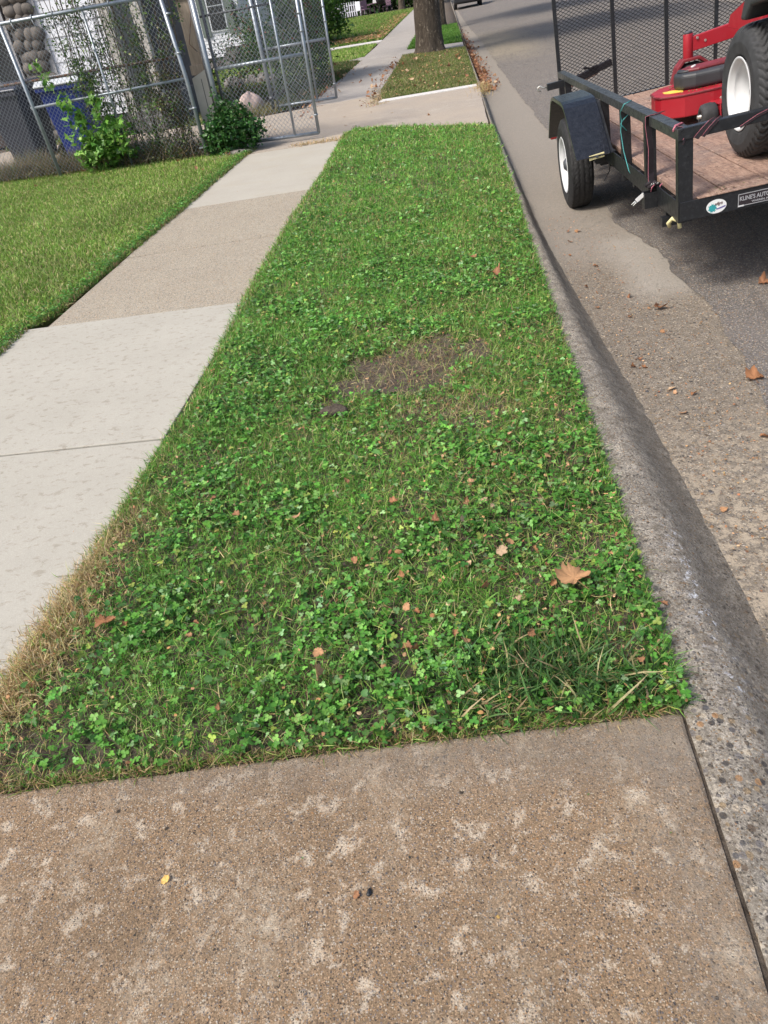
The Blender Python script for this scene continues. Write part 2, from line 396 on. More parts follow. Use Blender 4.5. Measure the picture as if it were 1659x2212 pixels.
# pavement squares
def slab(y0a, y0b, y1a, y1b, mat, z=0, xl=-2.86, xr=-1.445):
    g = .005; y0a, y0b, y1a, y1b, xl, xr = [q*K for q in (y0a, y0b, y1a, y1b, xl, xr)]
    return sheet('sidewalk', [(xl, y0a+g), (xr, y0b+g), (xr, y1a-g), (xl, y1b-g)], z, mat, .1, .005, .002)
slab(.86, 1.02, 2.80, 2.74, m_walk, .0, -3.1)
slab(2.74, 2.80, 4.585, 4.50, m_walk, .004, -3.05)
slab(4.50, 4.585, 6.20, 6.02, m_agg, .0)
slab(6.02, 6.20, 7.80, 7.62, m_agg, .002)
slab(7.62, 7.80, 9.20, 9.05, m_walk2, .004)
slab(9.05, 9.20, 10.62, 10.48, m_walk2, .0)
sheet('driveway', [(-3.6,10.85), (-1.36,11.0), (-.6,11.35), (.46,10.75), (.50,14.78), (-1.25,14.50), (-1.6,15.6), (-3.5,14.9), (-9,15.2), (-9,11.6), (-3.6,11.75)], -.002, m_apron, .1, .01, .008)
sheet('kerb_strip', [(-1.30,14.40), (.46,14.70), (.46,14.98), (-1.25,14.70)], .012, m_white_curb, .1)
sheet('sidewalk', [(-2.75,15.3), (-1.35,15.6), (-1.25,30), (-1.1,110), (-2.5,110), (-2.55,30)], -.002, m_farwalk, .1)
sheet('path', [(-1.3,24.3), (.44,23.9), (.44,25.9), (-1.28,26.2)], 0, m_farwalk, .1)
sheet('path', [(-9.5,31.6), (-2.56,32.6), (-2.56,33.6), (-9.5,33.0)], .004, m_white_curb, .1)
sheet('path', [(-3.0,24.6), (-2.56,24.6), (-2.56,26.0), (-4.5,26.0)], 0, m_farwalk, .1)

# kerb: a rounded top and a worn, sloping face, dropped at the two driveways
yy = np.concatenate([np.arange(-2.5, 6, .03), np.arange(6, 30, .1), np.arange(30, 120, 1.)])
full = np.interp(yy, [-3,.55,1.15,9.2,10.5,14.2,15.0,23.6,24.2,26,26.8,120], [.25,.28,1,1,.2,.2,1,1,.3,.3,1,1])
GX = gutter_x(yy); prof = [(0,-.1,0),(0,-.004,0),(.10,0,0),(.28,-.001,.1),(.38,-.006,.4),(.47,-.018,.8),(.56,-.038,1),(.67,-.066,1),(.80,-.098,1),(.92,-.123,1),(1.03,-.137,1)]
V = []
for (y, f, g) in zip(yy, full, GX):
    for k, (a, z, wgt) in enumerate(prof):
        x = KX + a*(g-KX)
        zf = z if f >= 1 else z*f + (1-f)*(-.135*max(0, a)**1.2 if a > 0 else z)*.95
        x += wgt*.006*(vnoise(y, k*3.1, 5, 4)-.5)*2; zf += (wgt*.004+.0015)*(vnoise(y, k*2.3, 12, 6)-.5)*2
        V.append((x, y, zf))
n = len(prof); m = len(yy)
F = np.array([(j*n+i, j*n+i+1, (j+1)*n+i+1, (j+1)*n+i) for j in range(m-1) for i in range(n-1)])
tag(npmesh('kerb', np.array(V), [F], None, m_kerb, smooth=True), kind='structure')
# gutter pan and roadway
def strip_sheet(name, xl, xr, ys, mat, zoff, nx=6, bumpy=0):
    V = []; 
    for y in ys:
        a, b = xl(y), xr(y)
        for i in range(nx+1):
            x = a+(b-a)*i/nx; V.append((x, y, float(road_z(x))+zoff+bumpy*(fbm(x, y, 5, 2)-.5)))
    F = np.array([(j*(nx+1)+i, j*(nx+1)+i+1, (j+1)*(nx+1)+i+1, (j+1)*(nx+1)+i) for j in range(len(ys)-1) for i in range(nx)])
    return tag(npmesh(name, np.array(V), [F], None, mat, smooth=True), kind='structure')
strip_sheet('gutter', lambda y: float(gutter_x(y))-.03, lambda y: 1.55, yy, m_gutter, 0, 14, .008)
def asx(y):
    b = float(np.interp(y, [-3,2.0,2.97,3.86,4.6,5.2,6.0,10,15,19,27,35,60,120], [1.20,1.26,1.31,1.385,1.36,1.35,1.22,1.19,1.12,1.08,1.04,.9,.7,.6]))
    return b + .035*(float(fbm(y, 1., 2.3, 9))-.5)*2 + .02*(float(vnoise(y, 4., 16, 2))-.5)
strip_sheet('road', asx, lambda y: 8.7, yy, m_asph, .006, 24, .006)
def strip_far(name, pts, z, mat): return sheet(name, pts, z, mat, .2)
sheet('kerb', [(8.6,-10), (8.75,-10), (8.75,120), (8.6,120)], .0, m_farwalk, .25)

# lawn beds just under the grass
def bed(name, poly, z=-.012, mat=None):
    P = poly; me = MB().prism(P, 'z', z-.03, z); return tag(me.build(name, mat or m_soil, None), kind='structure')
STRIP = [(a_*K, b_*K) for a_, b_ in [(-1.52,.960), (-1.31,.982), (-.28,1.098), (.485,1.178), (.478,4), (.47,7), (.47,10.1), (.30,10.32), (-.6,10.95), (-1.40,11.45), (-1.5,11.0), (-1.47,8.6), (-1.50,6.6), (-1.47,4.6), (-1.40,3.15), (-1.42,2.37), (-1.45,1.6), (-1.49,1.3)]]
LAWN = [(a_*K, b_*K) for a_, b_ in [(-2.98,.9), (-2.98,4.1), (-3.0,4.5), (-2.90,4.75), (-2.88,6.0), (-2.82,7.5), (-2.80,10.3), (-2.74,10.9), (-3.3,11.35), (-4.4,11.4), (-5.6,11.55), (-12,11.9), (-12,.9)]]
TREEL = [(-1.25,14.75), (.47,14.98), (.45,23.8), (-1.3,24.2), (-1.33,19), (-1.36,16)]
BACK = [(-2.62,26.0), (-2.62,31.6), (-9.4,30.8), (-16,30), (-16,22.5), (-6,22.5), (-4.6,21.6), (-3.7,24)]
BACK2 = [(-2.6,33.6), (-2.5,72), (-13,71), (-16,45), (-16,33)]
SMALL = [(-1.26,26.3), (.42,26.0), (.40,36.5), (-.3,36.2), (-1.2,34)]
SIDE = [(-2.76,16.2), (-2.62,20.5), (-2.58,24.5), (-3.6,25.5), (-3.7,20), (-3.7,15.5), (-3.3,15.1)]
YARD = [(-4.2,14.9), (-9,15.3), (-10,22), (-6,22.2), (-4.2,21.4)]
for nm, p, mt in (('lawn_bed', STRIP, m_soil), ('lawn_bed', LAWN, m_turf), ('lawn_bed', TREEL, m_turf), ('lawn_bed', BACK, m_turf), ('lawn_bed', BACK2, m_turf), ('lawn_bed', SMALL, m_turf), ('lawn_bed', SIDE, m_soil)):
    bed(nm, p, -.006, mt)

# ------------------------------------------------------------------ grass and clover
def blade_t(bend, w=1., seg=3):
    """unit blade: bends along +y, faces tapering to a tip"""
    V = []; F = []
    for i in range(seg):
        s = i/seg; y = bend*s*s; z = s*(1-.35*bend*s)
        ww = w*(1-.55*s**2)*.5; V += [(-ww, y, z), (ww, y, z)]
    y = bend; z = 1-.35*bend; V.append((0, y, z))
    for i in range(seg-1): F.append((2*i, 2*i+1, 2*i+3, 2*i+2))
    return np.array(V), [np.array(F), np.array([(2*seg-2, 2*seg-1, 2*seg)])], np.array([.62+.38*min(1,(i//2+1)/seg) for i in range(len(V))])
BL = [blade_t(b) for b in (.15, .45, .8, 1.15)]
def sample(poly, dens, keep=None):
    P = np.array(poly); x0, y0 = P.min(0); x1, y1 = P.max(0); n = int((x1-x0)*(y1-y0)*dens)
    x = RG.uniform(x0, x1, n); y = RG.uniform(y0, y1, n); k = inpoly(x, y, poly)
    if keep is not None: k &= RG.random(n) < keep(x, y)
    return x[k], y[k]
def blades(S, x, y, h, wd, cols, flat=.35, z=-.006, seed=0, stripes=None):
    n = len(x)
    if n == 0: return
    typ = RG.integers(0, 4, n); yaw = RG.uniform(0, 2*np.pi, n); taz = RG.uniform(0, 2*np.pi, n); tl = np.abs(RG.normal(0, flat, n)).clip(0, 1.25)
    R = rotz_tilt(yaw, tl, taz); hh = h*RG.uniform(.55, 1.25, n); ww = wd*RG.uniform(.6, 1.3, n)
    for k in range(4):
        m = typ == k; tv, tf, sh = BL[k]
        S.put(tv, tf, np.stack([x[m], y[m], (z[m] if np.ndim(z) else np.full(m.sum(), z))], 1), R[m], np.stack([ww[m], hh[m], hh[m]], 1), cols[m], None)
def pick(n, pal, prob, jit=.18):
    pal = np.array(pal); i = RG.choice(len(pal), n, p=np.array(prob)/sum(prob)); c = pal[i]
    return np.clip(c*(1+RG.normal(0, jit, (n,1)))*(1+RG.normal(0, .06, (n,3))), .005, 1)
GREENS = [(.120,.300,.042), (.190,.410,.065), (.058,.170,.025), (.30,.48,.13), (.44,.40,.19), (.28,.21,.10)]
# --- the clover rich strip
def patchy(x, y):      # bare earth spots
    d1 = ((x+.31)/.40)**2 + ((y-3.42-.35*(x+.32))/.26)**2; d2 = ((x+.12)/.30)**2 + ((y-2.92)/.16)**2
    n = fbm(x, y, 9, 12)
    a = np.clip((d1+ (n-.5)*3.0-1.0)*2.4, .010, 1)
    b = np.clip((d2+ (n-.5)*1.3-.45)*1.8, .3, 1)
    return np.minimum(a, b)
def clump(x, y): return np.clip((fbm(x, y, 3.6, 70)-.40)*5.0, 0, 1)
def near_edge_y(x): return K*np.interp(np.asarray(x)/K, [-1.9,-1.31,-.28,.485], [.93,.985,1.10,1.185])
def left_x(y): return K*np.interp(np.asarray(y)/K, [.9,1.6,2.37,3.15,4.6,6.6,8.6,11,11.9], [-1.47,-1.45,-1.43,-1.40,-1.47,-1.50,-1.47,-1.50,-1.40])
G = SCAT()
x, y = sample(STRIP, 17500, lambda x, y: patchy(x, y)*np.clip(1.5-y/6.5, .30, 1)*(.15+1.5*fbm(x, y, 6, 31))*(1-.62*clump(x, y)*np.interp(y, [4, 6], [1, .3])))
dl = x-left_x(y); dn = y-near_edge_y(x)
dead = (np.exp(-(dl/.15)**2)*np.clip(1.35-np.abs(y-1.6)/.75, 0, 1)*1.8 + np.exp(-(dn/.06)**2)*np.clip(.8-x*.7, .15, .8)*.85 + .35*np.clip(fbm(x,y,3.2,8)-.58, 0, 1)*3)
dead += .25*np.exp(-(((x+.2)/.5)**2+((y-3.0)/.28)**2)) + .3*np.clip(fbm(x, y, 1.1, 20)-.5, 0, 1)*np.clip((y-5)/3, 0, 1)*2
isd = RG.random(len(x)) < np.clip(dead, 0, .93)
lush = fbm(x, y, 4.3, 40)[:, None]*1.5-.25
cols = pick(len(x), GREENS, (.36,.27,.13,.14,.06,.04))*(.80+.50*lush)
cols[isd] = pick(isd.sum(), [(.58,.45,.24),(.46,.33,.16),(.64,.54,.32),(.28,.19,.10)], (.4,.3,.2,.1))
h = np.where(isd, .036, .050)*(.6+.8*fbm(x, y, 5, 5)); wd = np.interp(y, [1,3,6,11], [.0022,.0028,.0048,.008])
blades(G, x, y, h, wd, cols, .90)
# ragged fringe leaning out over the concrete
n = 13000; y = 1.0+10.5*RG.random(n)**2.0; x = left_x(y)+RG.normal(.005, .018, n)-.03*np.abs(RG.normal(size=n))*np.clip(1.1-np.abs(y-1.65)/.6, 0, 1); dd = RG.random(n) < np.clip(1.2-np.abs(y-1.6)/.7, .12, .95)
c = pick(n, GREENS, (.36,.25,.17,.12,.06,.04)); c[dd] = pick(dd.sum(), [(.60,.47,.26),(.48,.34,.17),(.64,.54,.32),(.28,.19,.10)], (.4,.3,.2,.1))
blades(G, x, y, np.full(n, .045), np.interp(y, [1,3,6,11], [.0024,.003,.005,.008]), c, .95)
n = 3000; x = RG.uniform(-1.5, .47, n); y = near_edge_y(x)+RG.normal(.008, .010, n); c = pick(n, [(.48,.36,.19),(.36,.25,.12),(.15,.28,.04),(.09,.19,.03)], (.32,.2,.28,.2)); blades(G, x, y, np.full(n, .034), np.full(n, .0024), c, .95)
n = 2600; y = 1.235+9.1*RG.random(n)**1.5; x = KX+RG.normal(-.004, .012, n); blades(G, x, y, np.full(n, .045), np.interp(y, [1,3,6,11], [.0024,.003,.005,.008]), pick(n, GREENS, (.36,.25,.17,.12,.06,.04)), .9, 0)
n = 5200; y = RG.normal(1.60, .26, n); x = left_x(y)+np.abs(RG.normal(0, .075, n)); k_ = y > near_edge_y(x)+.02; x = x[k_]; y = y[k_]
blades(G, x, y, np.full(len(x), .042), np.full(len(x), .0026), pick(len(x), [(.62,.49,.27),(.50,.36,.18),(.66,.57,.34),(.32,.22,.11),(.16,.25,.05)], (.35,.25,.2,.1,.1)), 1.1, RG.uniform(-.004, .02, len(x)))
# matted old stems lying low
x, y = sample(STRIP, 3600, lambda x, y: np.clip(1.3-y/7, .15, 1)*np.clip(.35+.9*(fbm(x,y,2.7,60)-.3)+.5*np.exp(-((x-.2)/.4)**2), .1, 1))
blades(G, x, y, np.full(len(x), .055), np.full(len(x), .0022), pick(len(x), [(.52,.44,.22),(.33,.23,.11),(.24,.17,.09),(.36,.44,.12),(.26,.38,.08)], (.2,.15,.15,.25,.25)), 1.5, RG.uniform(.004, .035, len(x)))
# root threads lying on the bare spots
x = RG.normal(-.32, .20, 900); y = RG.normal(3.45, .20, 900)
blades(G, x, y, np.full(900, .05), np.full(900, .0018), pick(900, [(.55,.44,.27),(.42,.31,.18),(.28,.2,.12)], (.4,.35,.25)), 1.5, .004)
x = RG.normal(-.15, .22, 500); y = RG.normal(2.9, .1, 500)
blades(G, x, y, np.full(500, .05), np.full(500, .0022), pick(500, [(.55,.44,.27),(.42,.31,.18)], (.5,.5)), 1.4, .008)
# coarse tufts by the slab corner: long arching blades
for cx, cy, nn, sp, L in ((.02,1.32,260,.09,.13), (.20,1.30,330,.10,.14), (.33,1.33,200,.08,.12), (.12,1.45,170,.10,.11), (-.05,1.24,110,.07,.09), (.28,1.62,60,.1,.08), (-.75,2.02,45,.05,.08)):
    k = nn; xx = RG.normal(cx, sp, k).clip(-1.4, .44); yy_ = RG.normal(cy, sp*.6, k); yy_ = np.maximum(yy_, near_edge_y(xx)+.015)
    yaw = RG.uniform(0, 2*np.pi, k); R = rotz_tilt(yaw, np.abs(RG.normal(.75, .4, k)), RG.uniform(0, 2*np.pi, k)); LL = L*RG.uniform(.4, 1.1, k)
    ty = RG.integers(1, 4, k)
    cc = pick(k, [(.055,.13,.035),(.085,.19,.05),(.045,.10,.030),(.40,.34,.18)], (.4,.33,.17,.1), .22)
    for q in (1, 2, 3):
        mm = ty == q; tv, tf, sh = BL[q]
        G.put(tv, tf, np.stack([xx[mm], yy_[mm], np.full(mm.sum(), -.004)], 1), R[mm], np.stack([.0058*RG.uniform(.7,1.3,mm.sum()), LL[mm], LL[mm]], 1), cc[mm])
# clover: three leaflets on a thread-like stalk
def leaflet(ang, cup=.18, nseg=7):
    V = [(0.02, 0, 0)]; 
    for i in range(nseg):
        a = -math.pi*.93 + 2*math.pi*.93*i/(nseg-1); r = .5*(1-.14*math.cos(a)**8*(1 if math.cos(a)>0 else 0))
        px, py = .52+r*math.cos(a)*-1*-1, r*.92*math.sin(a); V.append((px, py, abs(py)*cup))
    V.append((.52, 0, -.03))
    c, s = math.cos(ang), math.sin(ang)
    return [(p*c-q*s, p*s+q*c, z) for p, q, z in V]
CV = []; CF = []; CSh = []
for k in range(3):
    o = len(CV); L = leaflet(2*math.pi*k/3); CV += L; m_ = len(L)
    for i in range(1, m_-2): CF.append((o+i, o+i+1, o+m_-1))
    CF.append((o+0, o+1, o+m_-1)); CF.append((o+m_-2, o+0, o+m_-1)); CSh += [1.18]+[.98]*(m_-2)+[1.12]
CV = np.array(CV); CSh = np.array(CSh)
stV = np.array([(-.04,0,0),(.04,0,0),(.04,0,-2.6),(-.04,0,-2.6)]); 
def put_clover(S, x, y, size, z, cols, tilt=.38):
    n = len(x); 
    if n == 0: return
    R = rotz_tilt(RG.uniform(0, 2*np.pi, n), np.abs(RG.normal(0, tilt, n)).clip(0, 1.2), RG.uniform(0, 2*np.pi, n))
    V = np.concatenate([CV, stV]); nn = len(CV)
    S.put(V, [np.array(CF), np.array([(nn, nn+1, nn+2, nn+3)])], np.stack([x, y, z], 1), R, size, cols, np.concatenate([CSh, [.9,.9,.8,.8]]))
CG = [(.085,.245,.036), (.135,.335,.052), (.046,.145,.026), (.22,.45,.11), (.27,.45,.19), (.33,.42,.09)]
def cl_keep(x, y):
    cl = .12+.88*clump(x, y)*((fbm(x, y, 11, 77)-.25)*2.2).clip(0, 1)
    side = np.clip(1.05-.35*np.clip(x, -1, .5), .5, 1.2)
    far = np.interp(y, [1, 4.5, 5.6, 7, 11.5], [1, .95, .5, .12, .06])
    dl = np.clip((x-left_x(y))/np.where(y < 2.3, .26, .12), .04, 1)**1.8
    tuft = 1-.85*np.exp(-((x-.16)/.26)**2-((y-1.36)/.11)**2)
    return cl*side*far*dl*patchy(x, y)*tuft
x, y = sample(STRIP, 9000, cl_keep); n = len(x)
sz = np.clip(RG.normal(.0098, .0034, n), .0045, .020)*np.interp(y, [1, 4, 8], [1, 1.05, 1.3])
put_clover(G, x, y, sz, RG.uniform(.012, .056, n)*(.5+.8*fbm(x, y, 5, 5)), pick(n, CG, (.32,.29,.13,.14,.06,.04), .25)*(.72+.48*fbm(x,y,2.3,40))[:,None], .6)
# ground ivy and mallow: scalloped round leaves a little larger
nv = 14; RV = np.array([(0,0,0)]+[((1-.09*(i%2))*math.cos(2*math.pi*i/nv)*(.55 if i==0 else 1), (1-.09*(i%2))*math.sin(2*math.pi*i/nv), .14*math.sin(4*math.pi*i/nv)) for i in range(nv)])
RF = np.array([(0, i+1, (i+1)%nv+1) for i in range(nv)])
x, y = sample(STRIP, 210, lambda x, y: np.clip((fbm(x, y, 2.0, 90)-.38)*4, .04, 1)*np.interp(y, [1, 5, 7], [1, 1, .1])*np.clip((x-left_x(y))/.1, 0, 1)*patchy(x, y)); n = len(x)
G.put(RV, [RF], np.stack([x, y, RG.uniform(.02, .05, n)], 1), rotz_tilt(RG.uniform(0, 6.28, n), np.abs(RG.normal(0, .7, n)), RG.uniform(0, 6.28, n)), RG.uniform(.006, .014, n), pick(n, [(.075,.19,.045),(.11,.25,.06),(.20,.33,.13),(.06,.15,.03)], (.35,.3,.17,.18)), np.array([1.1]+[.95+.1*(i%2) for i in range(nv)]))
# plantain and dandelion: pointed blades laid in rosettes
lv = []; lf = []
for i in range(6):
    s = i/5; wv = .16*math.sin(math.pi*min(1, s*1.02)**.8)+.015; lv += [(-wv, s, .35*s-.45*s*s+.04), (0, s, .35*s-.45*s*s), (wv, s, .35*s-.45*s*s+.04)]
    if i: lf += [(3*i-3, 3*i-2, 3*i+1, 3*i), (3*i-2, 3*i-1, 3*i+2, 3*i+1)]
lv = np.array(lv); lf = np.array(lf)
cx_, cy_ = sample(STRIP, 9, lambda x, y: np.interp(y, [1,5,7], [1,1,.3])*patchy(x, y)*(y > near_edge_y(x)+.12)*(x < .38)*(x > -1.3)); px = []; py = []; ya = []
for a, b in zip(cx_, cy_):
    k = RG.integers(4, 8); px += [a]*k; py += [b]*k; ya += list(RG.uniform(0, 6.28, k))
n = len(px); ya = np.array(ya)
G.put(lv, [lf], np.stack([px, py, np.full(n, .012)], 1), rotz_tilt(ya, np.full(n, .25), ya+RG.uniform(-.5, .5, n)), RG.uniform(.035, .08, n), pick(n, [(.07,.18,.04),(.12,.27,.07),(.18,.30,.08)], (.5,.3,.2)))
tag(G.build('grass', m_grass), kind='stuff')

# crumbs of brown leaf and straw worked down among the clover
nb = 9; BV = np.array([(0,0,.15)]+[((.6+.4*((i*7)%5)/4)*math.cos(2*math.pi*i/nb), (.6+.4*((i*3)%4)/3)*math.sin(2*math.pi*i/nb), .25*math.sin(i*2.1)) for i in range(nb)])
BF = np.array([(0, i+1, (i+1)%nb+1) for i in range(nb)])
S = SCAT()
DRY = [(.42,.22,.10), (.50,.29,.15), (.30,.15,.075), (.58,.38,.22), (.20,.11,.06)]
x, y = sample(STRIP, 560, lambda x, y: np.clip(.12+.9*np.clip((x+.55), 0, 1)*np.interp(y, [1,2.8,4,6], [1,.7,.15,.05]), 0, 1)); n = len(x)
S.put(BV, [BF], np.stack([x, y, RG.uniform(.012, .048, n)], 1), rotz_tilt(RG.uniform(0, 6.28, n), RG.uniform(0, 1., n), RG.uniform(0, 6.28, n)), np.stack([RG.uniform(.005,.013,n), RG.uniform(.004,.009,n), RG.uniform(.005,.01,n)], 1), pick(n, DRY, (.3,.3,.15,.15,.1)))
def crumbs(x, y, z, s0, s1, pal=DRY, pr=(.3,.3,.15,.15,.1), tilt=.35):
    n = len(x); S.put(BV, [BF], np.stack([x, y, z], 1), rotz_tilt(RG.uniform(0, 6.28, n), np.abs(RG.normal(0, tilt, n)), RG.uniform(0, 6.28, n)), np.stack([RG.uniform(s0,s1,n), RG.uniform(s0,s1,n)*.7, RG.uniform(s0,s1,n)*.5], 1), pick(n, pal, pr))
n = 900; y = RG.uniform(1.2, 6.4, n); x = np.minimum(gutter_x(y)+.04+np.abs(RG.normal(0, .30, n)), 2.2); crumbs(x, y, road_z(x)+.005, .002, .0095)
n = 1700; y = 14.9+np.abs(RG.normal(0, 9, n)); x = gutter_x(y)+np.abs(RG.normal(.02, .12, n)); crumbs(x, y, road_z(x)+.006+RG.uniform(0,.03,n), .014, .045, [(.30,.13,.06),(.20,.085,.045),(.38,.20,.11),(.13,.06,.04)], (.35,.3,.2,.15), .6)
n = 420; y = RG.uniform(14, 24, n); x = RG.choice([-1.42, -2.66], n)+RG.normal(0, .12, n); crumbs(x, y, np.full(n, .006), .010, .035, [(.30,.13,.06),(.20,.085,.045),(.38,.20,.11),(.13,.06,.04)], (.35,.3,.2,.15), .6)
n = 420; x = RG.uniform(-1.3, .4, n); y = RG.uniform(14.9, 23.5, n); crumbs(x, y, np.full(n, .045), .012, .035)
n = 60; x = RG.uniform(-1.6, .4, n); y = RG.uniform(-.2, 1.0, n); crumbs(x, y, np.full(n, .002), .0015, .005, DRY+[(.03,.03,.03),(.09,.16,.04)], (.15,.15,.1,.1,.1,.25,.15))
n = 25; x = RG.uniform(-2.7, -1.6, n); y = RG.uniform(1.3, 9, n); crumbs(x, y, np.full(n, .006), .002, .006)
n = 1100; x = RG.uniform(-7.5, -2.5, n); y = np.clip(RG.normal(35.6, 1.4, n), 33.8, 40); crumbs(x, y, np.full(n, .09), .03, .08)
n = 500; x = -2.55-np.abs(RG.normal(0,.5,n)); y = RG.uniform(38, 60, n); crumbs(x, y, np.full(n, .08), .03, .07)
tag(S.build('leaf_litter', m_dryleaf), kind='stuff')
# straw wisps along the pavement edges
S = SCAT(); n = 500
y = RG.uniform(14.0, 16.5, n); x = RG.normal(-1.35, .1, n); blades(S, x, y, np.full(n, .06), np.full(n, .006), pick(n, [(.5,.38,.2)], (1,)), 1.4, .0)
n = 420; y = RG.normal(14.4, .45, n); x = RG.normal(.52, .09, n); z0 = -.02; blades(S, x, y, np.full(n, .09), np.full(n, .006), pick(n, [(.55,.42,.2),(.42,.3,.14)], (.6,.4)), 1.3, z0)
n = 300; x = RG.uniform(-2.3, -1.5, n); y = RG.normal(11.0, .06, n); blades(S, x, y, np.full(n, .06), np.full(n, .006), pick(n, [(.5,.38,.2)], (1,)), 1.4, .0)
tag(S.build('straw', m_grass), kind='stuff')

# --- the mown lawn left of the walk, and the lawns beyond
def lawn(name, poly, dens, h, wd, pal, prob, flat=.5, keep=None, zz=-.006, nseed=3):
    S = SCAT(); x, y = sample(poly, dens, keep)
    c = pick(len(x), pal, prob)*(.84+.6*fbm(x, y, 1.4, nseed))[:, None]
    blades(S, x, y, h*(.75+.5*fbm(x, y, 3, nseed+1)), wd if np.ndim(wd) == 0 else wd, c, flat, zz)
    return tag(S.build(name, m_grass), kind='stuff')
LP = [(.17,.30,.045), (.23,.36,.07), (.11,.22,.03), (.36,.38,.14), (.50,.43,.22)]
lawn('grass', [(max(p[0],-9.5), p[1]) for p in LAWN], 5200, .045, .006, LP, (.33,.25,.14,.17,.11), .62, lambda x, y: np.clip(1.5-y/14, .3, 1)*(y > 1.2)*(x > -4.2-y*.5))
x0 = 0
S = SCAT()   # ragged dry edge where the lawn meets the walk
n = 5200; y = RG.uniform(3.6, 11.0, n); x = K*np.interp(y/K, [4.1,4.5,4.75,6,7.5,10.3,11], [-2.98,-3.0,-2.90,-2.88,-2.82,-2.80,-2.74])-np.abs(RG.normal(0, .06, n))+.015
c = pick(n, [(.075,.17,.03),(.11,.23,.04),(.30,.22,.11),(.2,.13,.07)], (.4,.2,.25,.15)); blades(S, x, y, np.full(n, .05), np.full(n, .005), c, .75)
n = 2600; y = RG.uniform(4.0, 11.0, n); x = K*np.interp(y/K, [4.1,4.5,4.75,6,7.5,10.3,11], [-2.98,-3.0,-2.90,-2.88,-2.82,-2.80,-2.74])-np.abs(RG.normal(0, .10, n))
put_clover(S, x, y, np.full(n, .012), RG.uniform(.01, .05, n), pick(n, CG, (.4,.2,.3,.05,.03,.02)))
tag(S.build('lawn_edge', m_grass), kind='stuff')
lawn('grass', TREEL, 3800, .055, .010, [(.11,.18,.03), (.17,.22,.06), (.34,.28,.14), (.08,.13,.03)], (.3,.22,.36,.12), .8)
lawn('grass', SMALL, 1100, .09, .02, [(.09,.20,.03), (.12,.25,.04)], (.5,.5), .5, None)
lawn('grass', BACK, 800, .07, .02, LP, (.35,.3,.1,.17,.08), .6)
def b2c(x, y): return np.ones(len(x))
lawn('grass', [p for p in BACK2], 260, .10, .035, [(.12,.24,.035), (.18,.27,.05), (.33,.30,.12)], (.45,.35,.2), .7, lambda x, y: (x > -11)*1.0)
lawn('grass', SIDE, 2500, .07, .012, [(.05,.10,.02),(.25,.19,.1)], (.7,.3), .8)
lawn('grass', YARD, 700, .08, .016, [(.09,.15,.035),(.28,.24,.12),(.15,.2,.05)], (.45,.3,.25), .7)
# dry weeds under the fence
S = SCAT()
for (ax, bx, cnt, hh) in ((-7.2,-4.7,4600,.34),(-4.9,-3.3,3000,.30)):
    n = cnt; x = RG.uniform(ax, bx, n); y = RG.normal(11.42, .10, n)+np.interp(x, [-7.2,-4.5], [.15,0])
    c = pick(n, [(.33,.26,.15),(.22,.17,.10),(.10,.17,.04),(.42,.34,.2)], (.35,.3,.2,.15)); blades(S, x, y, np.full(n, hh)*(.5+fbm(x, y, 3, 44)), np.full(n, .006), c, .5)
n = 500; x = RG.uniform(-4.3, -3.3, n); y = RG.uniform(15.0, 16, n); blades(S, x, y, np.full(n, .2), np.full(n, .01), pick(n, [(.2,.2,.08),(.3,.25,.13)], (.5,.5)), .5)
tag(S.build('dry_weeds', m_grass), kind='stuff')

# ------------------------------------------------------------------ hard materials for the objects
m_galv = simple('galvanised_steel', (.29,.325,.36), .42, .55, .2, 9, .15, 150)
m_galv_dark = simple('dull_dark_steel', (.10,.105,.115), .55, .4, .2, 9)
t = NT('rusty_pipe'); m_rust = t.fin(t.mix(t.ramp(t.noise(14, 6, .7), [(.42,0),(.58,1)]), (.20,.19,.19), (.17,.085,.05)), .8, .2)
m_wire = simple('galvanised_wire', (.30,.33,.355), .45, .5, .15, 5)
m_wood = NT('weathered_wood'); v = m_wood.map((14,14,1.2)); m_wood = m_wood.fin(m_wood.ramp(m_wood.noise(3, 6, .7, v, .5), [(.3,(.21,.165,.125)),(.7,(.40,.33,.26))]), .85)
m_board = simple('pale_board', (.42,.40,.36), .7, 0, .12, 3)
t = NT('wooden_deck'); s_ = t.xyz()
v = t.map((22,2.2,1))
c = t.mix(t.ramp(t.noise(2.5, 7, .75, v, .6), [(.35,0),(.68,1)]), (.22,.13,.095), (.44,.30,.225))
c = t.mix(t.ramp(t.noise(3.2, 6, .7), [(.5,0),(.72,.75)]), c, (.15,.13,.125))
c = t.mix(t.ramp(t.noise(38, 5, .75, t.map((1.6,.7,1))), [(.5,0),(.62,.7)]), c, (.13,.075,.055))
c = t.mix(t.ramp(t.noise(24, 5, .75), [(.56,0),(.66,.45)]), c, (.60,.46,.37))
m_deck = t.fin(c, .75, 0, t.bump(t.noise(40, 6, .7, v), .5, .006))
t = NT('black_paint'); m_black = t.fin(t.mix(t.ramp(t.noise(45, 6, .75), [(.5,0),(.75,.6)]), (.012,.013,.015), (.05,.052,.056)), t.ramp(t.noise(30,5,.7), [(.3,.25),(.7,.5)]), 0, t.bump(t.noise(90,5,.7), .25, .003), .5)
t = NT('mossy_black_paint'); s_ = t.xyz(); c = t.mix(t.ramp(t.noise(30, 6, .75), [(.4,0),(.7,.9)]), (.018,.019,.022), (.075,.08,.072))
m_moss = t.fin(t.mix(t.ramp(t.noise(55, 5, .8), [(.55,0),(.65,.6)]), c, (.11,.115,.105)), t.ramp(t.noise(22,5,.7), [(.3,.22),(.7,.6)]), 0, t.bump(t.noise(80,6,.75), .6, .004), .5)
